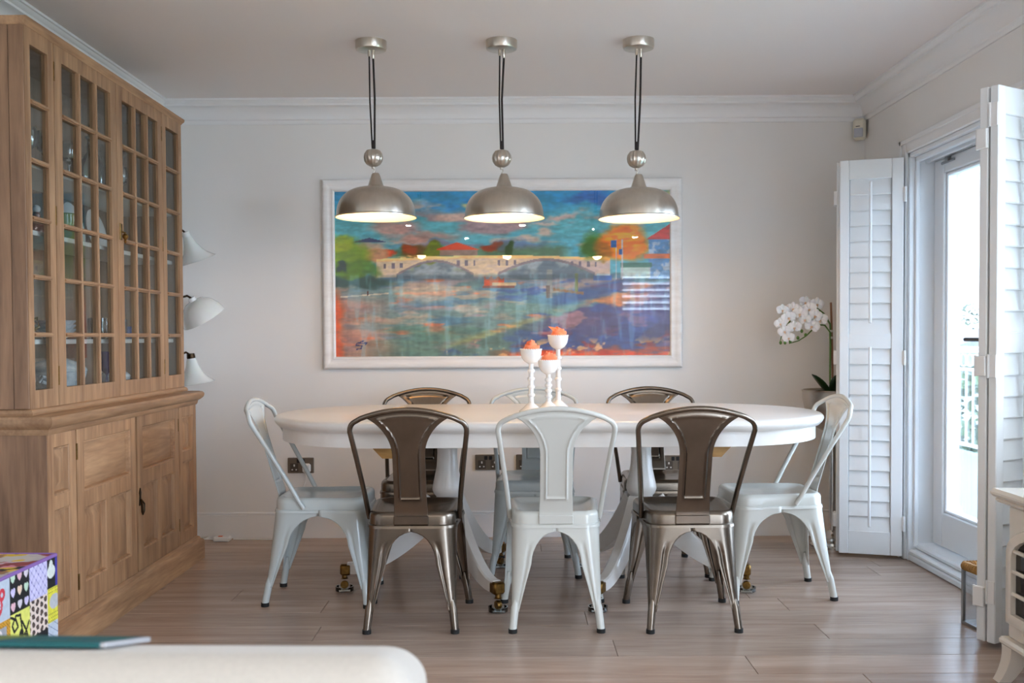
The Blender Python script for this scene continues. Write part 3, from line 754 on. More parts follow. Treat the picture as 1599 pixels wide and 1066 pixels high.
    roof = ((v < .69-.04*np.abs(u-.365)/.06)*(v > .645)*(u > .305)*(u < .43)).astype(float); C = mixc(C, (204, 88, 48), roof)
    C = mixc(C, (156, 130, 120), ((v <= .645)*(v > .61)*(u > .315)*(u < .425)).astype(float)*.9)
    C = mixc(C, (66, 74, 110), ((v < .72-.5*np.abs(u-.105))*(v > .69)*(np.abs(u-.105) < .05)).astype(float)*.9)
    # bridge
    deck = .592 + .018*np.sin(np.clip((u-.14)/.68, 0, 1)*PI) + (st-.5)*.006
    def arch(a, c, base, rise): m = (a+c)/2; t = np.clip(1-((u-m)/((c-a)/2))**2, 0, 1); return base + rise*np.sqrt(t)*(.35+.65*t), (u > a)*(u < c)
    a1, i1 = arch(.185, .415, .485, .085); a2, i2 = arch(.485, .775, .485, .09)
    body = (u > .125)*(u < .82)*(v < deck)*(v > .482)*(~((i1*(v < a1)) | (i2*(v < a2))))
    br = np.zeros_like(C) + np.array((228, 212, 190.)); br = mixc(br, (196, 184, 176), sst(.45, .65, st)*.7); br = mixc(br, (168, 150, 168), sst(.5, .7, u)*.3)
    br = mixc(br, (238, 206, 158), sst(-.022, -.012, v-deck)); br = mixc(br, (104, 100, 118), ((np.sin(u*260) > .55)*(v < deck-.028)*(v > deck-.06)*(((u > .14)*(u < .22)) | ((u > .36)*(u < .42)) | ((u > .48)*(u < .55)) | ((u > .70)*(u < .78)))).astype(float)*.8)
    br = mixc(br, (128, 122, 132), ((i1*(v < a1+.014)) | (i2*(v < a2+.016))).astype(float)*.8)
    C = np.where(body[:,None], br, C)
    un = (((i1*(v < a1)) | (i2*(v < a2)))*(v > .47))
    unc = np.zeros_like(C) + np.array((112, 128, 140.)); unc = mixc(unc, (186, 196, 200), sst(.42, .7, fbm(u, v, 22, 14, 191))*.7); unc = mixc(unc, (124, 134, 60), sst(.5, .58, v)*sst(.48, .6, fbm(u, v, 14, 10, 201)))
    C = np.where(un[:,None], unc, C)
    # trees and houses right and left
    C = blob(C, .775, .66, .05, .10, (76, 112, 52)); C = blob(C, .86, .68, .085, .125, (222, 132, 36)); C = mixc(C, (240, 164, 52), (1-sst(.5, 1, np.hypot((wu-.86)/.06, (wv-.70)/.09)))*sst(.45, .6, st)); C = blob(C, .80, .63, .035, .08, (150, 112, 40), .7)
    hr = ((u > .935)*(v > .46)*(v < .70)).astype(float); C = mixc(C, (112, 150, 190), hr*.9); C = mixc(C, (206, 214, 222), hr*sst(.5, .62, fbm(u, v, 50, 20, 211))*.8)
    C = mixc(C, (176, 72, 70), ((u > .93)*(v > .70)*(v < .70+.09*np.clip((u-.925)/.07, 0, 1))).astype(float)); C = mixc(C, (206, 132, 96), ((u > .92)*(np.abs(v-.60) < .015)).astype(float))
    C = mixc(C, (206, 214, 206), ((u > .85)*(u < .94)*(v > .47)*(v < .545)).astype(float)*.8); C = mixc(C, (64, 120, 110), ((u > .85)*(u < .945)*(v > .535)*(v < .56)).astype(float)*.9)
    C = blob(C, .045, .60, .075, .13, (126, 152, 44)); C = blob(C, .02, .69, .04, .06, (170, 178, 60), .8); C = blob(C, .07, .53, .07, .06, (84, 116, 48), .8); C = blob(C, .02, .55, .02, .03, (40, 62, 74), .8)
    # boats, posts, flags
    C = mixc(C, (196, 84, 40), ((np.abs(u-.475) < .03)*(v > .43)*(v < .475+.01*np.sin(u*300))).astype(float)*.9); C = mixc(C, (206, 190, 160), ((u > .47)*(u < .54)*(v > .425+.2*np.abs(u-.5)**1.0*.3)*(v < .447)).astype(float)*.9)
    C = mixc(C, (120, 66, 56), ((u > .44)*(u < .535)*(v > .413)*(v < .427)).astype(float)*.8)
    C = mixc(C, (52, 104, 176), ((u > .77)*(u < .825)*(v > .455)*(v < .485)).astype(float)*.9); C = mixc(C, (220, 228, 232), ((u > .78)*(u < .82)*(v > .485)*(v < .497)).astype(float)*.9)
    C = mixc(C, (150, 156, 156), ((np.abs(u-.64) < .008)*(v > .35)*(v < .525)).astype(float)*.9); C = mixc(C, (104, 98, 96), ((np.abs(u-.636) < .006)*(v > .35)*(v < .43)).astype(float)*.9)
    C = mixc(C, (136, 110, 86), ((u > .65)*(u < .74)*(np.abs(v-(.405-(u-.65)*.28)) < .008)).astype(float)*.9); C = mixc(C, (110, 120, 70), ((np.abs(u-.72) < .005)*(v > .39)*(v < .5)).astype(float)*.9)
    for a in (.838, .856): C = mixc(C, (196, 200, 206), ((np.abs(u-a) < .0018)*(v > .46)*(v < .70)).astype(float)*.9)
    C = mixc(C, (56, 110, 170), ((u > .822)*(u < .838)*(v > .655)*(v < .695)).astype(float)*.9); C = mixc(C, (56, 110, 170), ((u > .845)*(u < .856)*(v > .61)*(v < .645)).astype(float)*.9)
    C = mixc(C, (226, 216, 200), (segd(u, v, [(.02,.365),(.16,.385)], asp) < .004).astype(float)*.8); C = mixc(C, (80, 52, 50), (segd(u, v, [(.098,.378),(.10,.395)], asp) < .005).astype(float))
    # painter's squiggle
    C = mixc(C, (26, 36, 86), (segd(u, v, [(.085,.10),(.066,.085),(.062,.075),(.08,.072),(.078,.055),(.064,.05)], asp) < .0035).astype(float)); C = mixc(C, (26, 36, 86), (segd(u, v, [(.075,.085),(.095,.09),(.09,.075)], asp) < .003).astype(float))
    # brush texture and vertical washes in water
    C = C*(1 + (st-.5)[:,None]*.28 + (fbm(u, v, 90, 90, 221, 2)-.5)[:,None]*.16)
    C = C*(1 + ((vert-.5)*wat)[:,None]*.35)
    C = mixc(C, (44, 66, 78), (1-sst(.0, .02, np.abs(v-.478)-.006))*sst(.1, .2, u)*(1-sst(.78, .84, u))*.45)
    C = mixc(C, (150, 190, 206), sst(.58, .72, vert)*wat*.3)
    g = C.mean(1)[:,None]; C = g + (C-g)*1.38; C = 128 + (C-128)*1.1 + 4
    return C
pt = thing('framed_painting', 'large framed painting of an arched river bridge in a whitewashed frame', 'painting', (-.055, YB, 1.4625))
pw2, ph2, fwid = .992, .522, .068
PAINTM = vcol('oil_paint', .42)
painted('canvas', (-pw2+fwid-.006, -.016, -ph2+fwid-.006), (2*(pw2-fwid)+.012, 0, 0), (0, 0, 2*(ph2-fwid)+.012), 420, 210, paint_col, PAINTM, pt)
MB().box(-pw2+.02, pw2-.02, -.014, -.004, -ph2+.02, ph2-.02).build('backing', mat('backing_board', (120, 100, 80), .9), pt, 0)
FRM = wood('whitewashed_frame', (250, 248, 246), (238, 234, 230), (3, 20, 20), .5)
fp = [(0, -.002), (0, -.026), (.006, -.034), (.012, -.036), (.034, -.028), (.05, -.028), (.058, -.032), (.064, -.03), (fwid, -.020), (fwid, -.012)]
corners = [(-pw2, -ph2), (pw2, -ph2), (pw2, ph2), (-pw2, ph2)]
for k in range(4):
    a = corners[k]; c = corners[(k+1) % 4]; P = []
    for (i, yy) in fp:
        pa = (a[0] - math.copysign(i, a[0]), yy, a[1] - math.copysign(i, a[1])); pc = (c[0] - math.copysign(i, c[0]), yy, c[1] - math.copysign(i, c[1])); P.append([pa, pc])
    MB().grid(P).build('frame_rail', FRM, pt, 40)
MB().box(-pw2+fwid-.003, pw2-fwid+.003, -.020, -.018, -ph2+fwid-.003, ph2-fwid+.003).build('glass', glassmat('picture_glass', (1, 1, 1), .055), pt, 0)

# ================================================================== PENDANTS
def pendant(label, x, y, dz, rose, tw):
    t = thing('pendant_lamp', label, 'lamp', (rose[0], rose[1], H), group='pendant lamps over the dining table')
    ox, oy = x-rose[0], y-rose[1]; zz = lambda z: z - H + dz
    MB().lathe([(0,0),(.069,0),(.069,-.03),(.066,-.038),(.06,-.040),(0,-.040)], 40).build('ceiling_rose', NICKEL, t)
    MB().lathe([(.007,-.04),(.007,-.062),(.004,-.066),(0,-.066)], 10, (-.008,0,0)).lathe([(.007,-.04),(.007,-.072),(.004,-.078),(0,-.078)], 10, (.010,-.004,0)).build('cord_grip', NICKEL, t)
    b = MB(); zb2 = zz(1.905)
    b.tube([(-.008,0,-.06), (-.010+ox*.5, oy*.5, zb2*.5), (ox-.004, oy, zb2+.04)], .0036, 8)
    b.tube([(.010,-.004,-.075), (.012*tw+ox*.5, oy*.5-.004, zb2*.5), (ox+.006, oy, zb2+.04)], .0046, 8)
    b.build('cord', CORDM, t)
    MB().tube([(ox+.003, oy, zb2+.075), (ox+.003, oy, zb2+.03)], .0065, 8).build('cord_sleeve', CORDM, t)
    pr = [(0, .036), (.014, .036), (.03, .031), (.040, .016), (.043, 0), (.040, -.016), (.031, -.03), (.018, -.038), (.008, -.042), (.008, -.05), (0, -.05)]
    MB().lathe(pr, 64, (ox, oy, zb2), flute=-.06, nf=16).build('counterweight', NICKEL, t)
    MB().tube([(ox, oy, zb2-.045), (ox+.006, oy, zb2-.055), (ox, oy, zb2-.066), (ox+.004, oy, zb2-.078), (ox+.004, oy, zz(1.825))], .0032, 8).build('hook', NICKEL, t)
    sx = ox+.010; zr = zz(1.640)
    R = .180
    out = [(0, .196), (.014, .196), (.018, .19), (.034, .142), (.040, .138), (.046, .133)]
    for k in range(1, 15):
        a = k/14*PI/2; out.append((.046+(R-.006-.046)*math.sin(a)**.92, .008+.125*math.cos(a)**.9 if k < 14 else .008))
    out += [(R, .004), (R, 0), (R-.003, 0)]
    sh = MB().lathe(out, 72, (sx, oy, zr)).build('shade', NICKEL, t, 40)
    inn = [(R-.003, .0)]
    for k in range(14, 0, -1):
        a = k/14*PI/2; inn.append((.043+(R-.010-.043)*math.sin(a)**.92, .006+.122*math.cos(a)**.9 if k < 14 else .006))
    inn += [(.02, .128), (0, .128)]
    tag(MB().lathe(inn, 72, (sx, oy, zr)).build('shade_lining', SHADEIN, sh, 60), 'cream enamel inside of the shade')
    MB().lathe([(0,.125),(.016,.125),(.016,.09),(0,.09)], 16, (sx, oy, zr)).build('lamp_holder', PLAST, t)
    tag(MB().sphere((sx, oy, zr+.066), .026, 12).build('bulb', mat('lit_bulb', (255, 220, 160), .5, emit=(255, 206, 130), estr=1.5), t), 'glowing warm bulb')
    l = bpy.data.lights.new('bulb_light', 'POINT'); l.energy = .8; l.color = (1, .62, .28); l.shadow_soft_size = .03
    lo = bpy.data.objects.new('bulb_light', l); COL.objects.link(lo); lo.parent = t; lo.location = (sx, oy, zr+.02)
    return t
pendant('brushed nickel dome pendant lamp hung over the table, nearest the cabinet', -.612, 4.42, .002, (-.618, 4.42), 1)
pendant('brushed nickel dome pendant lamp hung above the candle holders, between the other two', -.045, 4.42, -.004, (-.043, 4.42), .1)
pendant('brushed nickel dome pendant lamp hung over the table, nearest the french door', .550, 4.42, -.010, (.560, 4.42), 1)

# ================================================================== DINING TABLE
TX, TY, TZ = .154, 4.40, .782
HL, R0 = 1.197, .54
tb = thing('dining_table', 'long white painted dining table with rounded ends on two tripod pedestals', 'table', (TX, TY, 0))
def stad(r, hl, n=28, x0=-9, x1=9):
    """stadium-like outline, clipped to x0..x1"""
    pts = []
    for k in range(n+1):
        a = -PI/2 + PI*k/n; pts.append((hl-r+r*math.cos(a), r*math.sin(a)))
    for k in range(n+1):
        a = PI/2 + PI*k/n; pts.append((-(hl-r)+r*math.cos(a), r*math.sin(a)))
    return pts
edge = [(.035, -.046), (.018, -.046), (.012, -.040), (.006, -.034), (.0, -.022), (.002, -.012), (.010, -.004), (.022, 0)]
def top_piece(name, side):
    rings = []
    sp = .63
    for (i, z) in edge:
        r = R0-i; hl = HL-i; n = 32
        if side == 0: pts = [(-sp+.0008, -r), (sp-.0008, -r), (sp-.0008, r), (-sp+.0008, r)]
        else:
            pts = [(sp+.0008, -r)]
            for k in range(n+1):
                a = -PI/2+PI*k/n; pts.append((hl-r+r*math.cos(a), r*math.sin(a)))
            pts.append((sp+.0008, r))
            if side < 0: pts = [(-x, -y) for x, y in pts]
        rings.append([(x, y, TZ+z) for x, y in pts])
    m = MB(); n = len(rings[0])
    vs = [p for r_ in rings for p in r_]; fs = []
    for i in range(len(rings)-1):
        for k in range(n): fs.append((i*n+k, i*n+(k+1) % n, (i+1)*n+(k+1) % n, (i+1)*n+k))
    fs.append(tuple(range(n))); fs.append(tuple((len(rings)-1)*n+k for k in range(n)))
    m.add(vs, fs)
    return m.build(name, TABLEW, tb, 40)
top_piece('table_top', -1); top_piece('table_leaf', 0); top_piece('table_top', 1)
def apron(side):
    b = MB(); r1, r2 = R0-.035, R0-.055; z0, z1 = TZ-.105, TZ-.046; h1 = HL-.035; h2 = HL-.055
    if side == 0:
        for s_ in (-1, 1): MB().box(-.629, .629, s_*r2, s_*r1, z0, z1, .001).build('apron', TABLEW, tb, 30)
        return
    o = [(.631, -r1)]; i_ = [(.631, -r2)]
    for k in range(29):
        a = -PI/2+PI*k/28; o.append((h1-r1+r1*math.cos(a), r1*math.sin(a))); i_.append((h2-r2+r2*math.cos(a), r2*math.sin(a)))
    o.append((.631, r1)); i_.append((.631, r2))
    out = [(side*x, side*y) for x, y in o + i_[::-1]]
    P = [[(side*x, side*y, z) for x, y in q] for q, z in ((i_, z1), (i_, z0), (o, z0), (o, z1))]
    b.grid(P); return b.build('apron', TABLEW, tb, 30)
apron(-1); apron(0); apron(1)
for s_ in (-1, 1):
    for yy in (-.2, .2):
        tag(MB().prism([(-.60, TZ-.105), (.60, TZ-.105), (.66, TZ-.06), (.66, TZ-.05), (-.66, TZ-.05), (-.66, TZ-.06)], yy-.02+s_*.0, yy+.02, ax=1).build('runner', RAWOAK, tb, 0), 'bare oak runner under the top') if s_ == 1 else None
for s_ in (-1, 1):
    tag(MB().prism([(s_*.78, TZ-.048), (s_*.60, TZ-.048), (s_*.60, TZ-.155), (s_*.68, TZ-.155)], -.42, -.37, ax=1).build('bearer', RAWOAK, tb, 0), 'bare oak bearer under the top')
for px_, sg in ((-.447, -1), (.412, 1)):
    pr = [(.0, .70), (.11, .70), (.11, .68), (.05, .675), (.046, .66), (.044, .60), (.048, .54), (.058, .49), (.066, .455), (.067, .44), (.060, .42), (.050, .41), (.050, .40), (.062, .395), (.062, .30), (.055, .27), (.03, .25), (0, .25)]
    ped = MB().lathe(pr, 40, (px_, 0, 0)).build('pedestal', TABLEW, tb, 40)
    MB().box(px_-.2, px_+.2, -.3, .3, TZ-.08, TZ-.046, .003).build('top_block', TABLEW, ped)
    for ang in ((186, 60, -60) if sg < 0 else (-12, 120, -120)):
        a = math.radians(ang); pts = []; rl = .443
        for k in range(15):
            q = k/14; r_ = .045 + (rl-.045)*q; z = .285*(1-q)**1.75 + .092 + .01*q**6; pts.append((r_, z))
        P = []
        for k, (r_, z) in enumerate(pts):
            q = k/14; th = .08*(1-q)**1.2+.045; wd = .026-.004*q
            p0 = pts[max(k-1, 0)]; p1 = pts[min(k+1, 14)]; tx, tz = p1[0]-p0[0], p1[1]-p0[1]; n_ = math.hypot(tx, tz); nx, nz = -tz/n_, tx/n_
            ring = []
            for (da, db) in ((-wd, -.5), (wd, -.5), (wd, .40), (wd*.75, .5), (-wd*.75, .5), (-wd, .40), (-wd, -.5)):
                rr = r_+nx*db*th; zz = z+nz*db*th
                ring.append((px_+rr*math.cos(a)-da*math.sin(a), rr*math.sin(a)+da*math.cos(a), zz))
            P.append(ring)
        lg = MB().grid(P); lg.add(P[-1][:-1], [tuple(range(6))])
        lo = lg.build('leg', TABLEW, ped, 40)
        ex, ey = px_+(rl+.012)*math.cos(a), rl*math.sin(a)+.012*math.sin(a)
        c = MB(); mt = Matrix.Rotation(a, 3, 'Z')
        bx = MB().box(-.03, .018, -.026, .026, .072, .122, .008); c.add([tuple(mt @ Vector(p) + Vector((ex, ey, 0))) for p in bx.v], bx.f)
        c.lathe([(.0, .08), (.012, .08), (.012, .06), (.018, .056), (0, .05)], 12, (ex, ey, 0))
        wh = MB().lathe([(0,-.010),(.016,-.010),(.018,-.007),(.018,.007),(.016,.010),(0,.010)], 20, mtx=Matrix.Rotation(PI/2, 3, 'X'))
        c.add([tuple(mt @ Vector(p) + Vector((ex, ey, .029))) for p in wh.v], wh.f)
        tag(c.build('castor', BRASS, ped, 40), 'aged brass castor')
        tag(MB().lathe([(0,.0005),(.036,.0005),(.040,.004),(.040,.022),(.035,.022),(.032,.010),(0,.010)], 28, (ex, ey, 0)).build('castor_cup', CRYSTAL, ped), 'clear castor cup')

# ================================================================== CHAIRS
def rrect(hx_f, hx_r, hy, rad, n=10):
    """rounded trapezoid outline, front (+y) half width hx_f, rear hx_r"""
    out = []
    for (sx, sy, a0_) in ((1, 1, 0), (-1, 1, 90), (-1, -1, 180), (1, -1, 270)):
        hx = hx_f if sy > 0 else hx_r
        cx, cy = sx*(hx-rad), sy*(hy-rad)
        for k in range(n+1):
            a = math.radians(a0_+90*k/n); out.append((cx+rad*math.cos(a), cy+rad*math.sin(a)))
    return out
def make_chair(m, label, group):
    t = thing('dining_chair', label, 'chair', group=group)
    # seat pan
    rings = []
    for (ins, z) in ((-.006, .388), (-.004, .398), (0, .40), (.001, .432), (.004, .442), (.011, .4485), (.02, .4495), (.03, .447), (.045, .437), (.08, .432), (.13, .430)):
        rings.append([(x, y, z) for x, y in rrect(.182-ins, .166-ins, .19-ins, max(.06-ins*.5, .02))])
    n = len(rings[0]); b = MB(); vs = [p for r_ in rings for p in r_]
    fs = [(i*n+k, i*n+(k+1) % n, (i+1)*n+(k+1) % n, (i+1)*n+k) for i in range(len(rings)-1) for k in range(n)]
    fs.append(tuple((len(rings)-1)*n+k for k in range(n)))
    b.add(vs, fs); st = b.build('seat', m, t, 50)
    # underside X brace
    MB().tube([(-.15, -.15, .385), (0, 0, .372), (.15, .15, .385)], .008, 8).tube([(.15, -.15, .385), (0, 0, .372), (-.15, .15, .385)], .008, 8).build('under_brace', m, t)
    # legs
    for (sx, sy) in ((1, 1), (-1, 1), (-1, -1), (1, -1)):
        hx0 = .182 if sy > 0 else .166; fx = .205 if sy > 0 else .170; fy = .205 if sy > 0 else .235
        zs = [.402, .392, .383, .376, .370, .360, .345, .325, .30, .28, .255, .22, .18, .14, .11, .09, .078]
        P = []
        for z in zs:
            q = (.402-z)/.402; q2 = q**1.12
            cx = (hx0+.002)*(1-q2)+fx*q2; cy = .192*(1-q2)+fy*q2
            def wid(half):
                if z >= .374: return half
                if z > .25:
                    s_ = (z-.25)/(.374-.25); return .074 + (half-.074)*(1-math.sqrt(max(0, 1-s_*s_)))
                return .074 + (.027-.074)*((.25-z)/(.25-.078))**.9
            wx, wy = wid(cx), wid(.192)
            rad = min(.05*(1-q)+.012, wx*.62, wy*.62)
            emb = .0055*(1 if .1 < z < .30 else (max(0, 1-abs(z-.30)/.02) if z >= .30 else max(0, 1-(.1-z)/.02)))
            ring = []
            m1 = 9
            for k in range(m1+1):        # flange along x (face sy)
                s_ = k/m1; x = (cx-wx) + s_*(wx-rad); bmp = emb*math.exp(-((s_-.62)/.2)**4) if z < .33 else 0
                ring.append((x, cy-bmp))
            for k in range(1, 6):
                a = PI/2*(1-k/6); ring.append((cx-rad+rad*math.cos(a), cy-rad+rad*math.sin(a)))
            for k in range(m1, -1, -1):
                s_ = k/m1; y_ = (cy-wy)+s_*(wy-rad); bmp = emb*math.exp(-((s_-.62)/.2)**4) if z < .33 else 0
                ring.append((cx-bmp, y_))
            P.append([(sx*x, sy*y_, z) for x, y_ in ring])
        lo = MB().grid(P).build('leg', m, t, 55, solid=.0025)
        q = (.402-.085)/.402; cxa = (hx0)*(1-q)+fx*q-.012; cya = .192*(1-q)+fy*q-.012
        MB().tube([(sx*(cxa-.006), sy*(cya-.006), .135), (sx*cxa, sy*cya, .092), (sx*(fx-.004), sy*(fy-.006), .010)], [.006, .0155, .0145], 14).build('leg_tip', m, lo)
        tag(MB().lathe([(0,0),(.0165,0),(.0165,.016),(.0,.016)], 14, (sx*(fx-.004), sy*(fy-.006), 0)).build('foot_cap', RUBBER, lo), 'black rubber foot')
    # bent tube back frame
    def ty(z): return -.188 - .122*((z-.44)/.41)
    half = [(.176, -.062, .408), (.178, -.078, .432), (.186, -.125, .52), (.203, -.205, .66), (.2165, -.268, .765)]
    arc = []
    for k in range(1, 7):
        a = k/7*math.radians(78); arc.append((.2165-.034*(1-math.cos(a)), -.268-.018*k/7, .765+.04*math.sin(a)))
    topp = []
    for k in range(0, 9):
        x = .172*(1-k/8); topp.append((x, -.296-.016*(1-(x/.172)**2), .812 + .036*(1-(x/.18)**2)))
    hp = half+arc+topp
    pts = hp + [(-x, y_, z) for x, y_, z in hp[:-1]][::-1]
    MB().tube(pts, .0098, 12).build('back_frame', m, t, 60)
    # splat: flared pressed plate
    def hw(z):
        s_ = max(0, (z-.66)/(.83-.66)); return .061 + .004*(1-min(1, (z-.42)/.1)) + .098*s_**2.1
    P = []; NR, NC = 60, 44
    for i in range(NR+1):
        q = i/NR; row_ = []
        for j in range(NC+1):
            p = 2*j/NC-1
            zn = .425 + q*(.83-.425); x = p*hw(zn)
            ztop = .812+.036*(1-(x/.18)**2); z = .425 + q*(ztop-.425)
            d = min(hw(zn)-abs(x), (z-.425)*1.0-.055, (ztop-z)-.004)
            bead = .0075*math.exp(-((d-.022)/.0042)**2) + .003*sst1(.026, .032, d)
            yb = ty(z) if z > .45 else ty(.45)
            cv = -.012*(1-p*p)*sst1(.6, .83, z)
            row_.append((x, yb + cv*0 - bead - .002, z))
        P.append(row_)
    MB().grid(P).build('splat', m, t, 60, solid=.003)
    MB().box(-.066, .066, -.196, -.188, .402, .437, .003).build('splat_tab', m, t)
    return t
def sst1(a, b, x):
    q = min(1, max(0, (x-a)/(b-a))); return q*q*(3-2*q)
def put(c, x, y, rz, label): c.location = (x, y, 0); c.rotation_euler = (0, 0, rz); c['label'] = label
G = 'metal dining chairs round the table'
g0 = make_chair(GUN, 'gunmetal steel chair', G)
w0 = make_chair(CWHITE, 'white chair', G)
p0 = make_chair(CPALE, 'pale chair', G)
put(g0, -.389, 3.945, 0, 'bare gunmetal steel dining chair with its back to the room, on the cabinet side')
put(w0, .160, 3.945, 0, 'warm white metal dining chair with its back to the room, between two gunmetal chairs')
put(copy_tree(g0), .672, 3.935, math.radians(1), 'bare gunmetal steel dining chair with its back to the room, on the french door side')
put(copy_tree(g0), -.437, 4.765, PI, 'gunmetal dining chair against the picture wall, nearest the cabinet')
put(p0, .100, 4.765, PI-.02, 'pale white metal dining chair against the picture wall behind the candle holders')
put(copy_tree(g0), .695, 4.765, PI, 'gunmetal dining chair against the picture wall, nearest the orchid')
put(copy_tree(p0), -.805, 4.272, -PI/2, 'pale white metal dining chair at the table end beside the cabinet')
put(copy_tree(w0), 1.108, 4.31, PI/2+math.radians(2), 'white metal dining chair at the table end beside the orchid stand')

# ================================================================== CANDLE HOLDERS
def holder(x, y, hgt, label, lab2, seed):
    t = thing('candle_holder', label, 'candle holder', (x, y, TZ+.0005), group='white candle holders on the table')
    hc = hgt-.062
    pr = [(0,0),(.052,0),(.053,.006),(.046,.012),(.034,.022),(.024,.032),(.017,.036),(.012,.042)]
    MB().lathe(pr, 36).build('base', CERAM, t)
    sp = [(.0115,.040)]
    for k in range(1, 5):
        z = .04+(hc-.05)*k/4.6
        sp += [(.0105,z-.008),(.0155,z-.005),(.0165,z),(.0155,z+.005),(.0105,z+.008)]
    sp += [(.010,hc-.004),(.014,hc)]
    MB().lathe(sp, 24).build('stem', CERAM, t, 50)
    cp = [(.0,hc),(.014,hc),(.030,hc+.010),(.041,hc+.026),(.046,hc+.045),(.047,hc+.062),(.044,hc+.062),(.042,hc+.045),(.030,hc+.018),(0,hc+.010)]
    c = MB().lathe(cp, 40).build('cup', CERAM, t)
    b = MB()
    for k in range(28):
        a = 2*PI*k/28; b.sphere((.0455*math.cos(a), .0455*math.sin(a), hgt), .0036, 4)
    b.build('beaded_rim', CERAM, c)
    rs = random.Random(seed); b = MB(); P = []
    ph = rs.uniform(0, 6); NT = 90
    for i in range(NT+1):
        q = i/NT; a = ph+q*6.2*PI; r = .006+.029*q + .003*math.sin(a*2.3+seed)
        zt_ = hgt + .040 - .026*q**1.5 + .003*math.sin(a*1.3+seed) ; zb3 = hgt-.03
        ro = r + .004*math.sin(a*3.1)
        P.append([(r*.7*math.cos(a), r*.7*math.sin(a), zb3), (r*math.cos(a), r*math.sin(a), hgt), (ro*1.05*math.cos(a), ro*1.05*math.sin(a), (hgt+zt_)/2), (ro*.98*math.cos(a), ro*.98*math.sin(a), zt_)])
    b.grid(P)
    if seed == 3: b.add([(-.045, 0, hgt+.042), (-.02, -.015, hgt+.018), (-.01, .012, hgt+.036), (.0, -.02, hgt+.03)], [(0,1,3,2)])
    b.lathe([(0,-.03),(.030,-.012),(.034,.004),(.024,.018),(0,.022)], 18, (0,0,hgt))
    o = b.build('napkin_rose', ORANGE, None, 60); o.location = (x, y, TZ+.0005); tag(o, lab2, 'napkin', 'orange napkin roses in the candle holders')
holder(.079, 4.35, .275, 'white beaded candle holder of middle height, standing on the cabinet side', 'orange cloth rose rolled tight in the middle-height candle holder', 1)
holder(.158, 4.435, .225, 'shortest white beaded candle holder, between the two taller ones', 'orange cloth rose in the shortest candle holder', 2)
holder(.206, 4.54, .335, 'tallest white beaded candle holder of the three on the table', 'orange cloth rose in the tallest candle holder', 3)

# ================================================================== SOCKETS, SENSOR, ADAPTER
def socket(x, z, label, plug=False):
    t = thing('wall_socket', label, 'socket', (x, YB, z), group='bronze double sockets on the picture wall')
    MB().box(-.073, .073, -.009, -.0005, -.043, .043, .003).build('plate', SOCKETM, t)
    for s_ in (-1, 1):
        MB().box(s_*.036-.022, s_*.036+.022, -.0105, -.009, -.036, .012, .001).build('socket_face', mat('socket_insert', (96, 88, 80), .4, .8), t)
        hl = MB().box(s_*.036-.004, s_*.036+.004, -.0112, -.0100, -.006, .006)
        for q in (-1, 1): hl.box(s_*.036+q*.011-.004, s_*.036+q*.011+.004, -.0112, -.0100, -.027, -.020)
        hl.build('pin_hole', PLAST, t, 0)
        MB().box(s_*.013-.009, s_*.013+.009, -.013, -.009, .014, .036, .002).build('rocker_switch', BLACKPL if not plug else SOCKETM, t)
    return t
socket(-1.183, .405, 'bronze double wall socket with a white plug in it, behind the end chair')
socket(-.140, .417, 'bronze double wall socket seen under the table beside the pedestal')
socket(.088, .417, 'bronze double wall socket behind the pale chair against the picture wall')
socket(.900, .407, 'bronze double wall socket behind the gunmetal chair nearest the orchid')
pg = thing('mains_plug', 'white mains plug with white flex in the wall socket', 'plug', (-1.147, YB-.0112, .395))
MB().box(-.022, .022, -.03, 0, -.028, .022, .008).build('body', PLAST, pg)
MB().tube([(0, -.018, -.026), (-.004, -.022, -.07), (-.03, -.02, -.14), (-.055, -.018, -.26), (-.06, -.03, -.383), (-.16, -.06, -.389), (-.4, -.05, -.389)], .0032, 8).build('flex', PLAST, pg)
sn = thing('motion_sensor', 'cream alarm motion sensor high in the corner above the shutter', 'sensor', (1.905, YB-.045, 2.238), math.radians(-30))
MB().box(-.033, .033, -.022, .022, -.058, .058, .012).build('housing', CREAMPL, sn)
MB().box(-.026, .022, -.028, -.021, -.045, .004, .006).build('lens', GREYPL, sn)
MB().box(-.016, .006, -.0245, -.0215, .012, .016, .001).build('slot', BLACKPL, sn)
MB().box(-.02, .02, .02, .04, -.03, .05, .003).build('bracket', CREAMPL, sn)
ad = thing('extension_lead', 'white extension block with coiled white flex on the floor beside the cabinet', 'extension lead', (-1.60, 5.44, 0))
MB().box(-.045, .045, -.026, .026, .001, .028, .006).build('block', PLAST, ad)
tag(MB().box(-.02, .004, -.018, .0, .028, .032, .002).build('switch', mat('orange_switch', (226, 120, 70), .4), ad), 'orange rocker switch')
MB().tube([(-.045, 0, .012), (-.10, -.03, .02), (-.16, -.02, .032), (-.19, .02, .02), (-.14, .04, .008), (-.08, .02, .02), (-.12, -.05, .006), (-.2, -.04, .005), (-.27, 0, .005)], .0035, 8).build('flex', PLAST, ad)

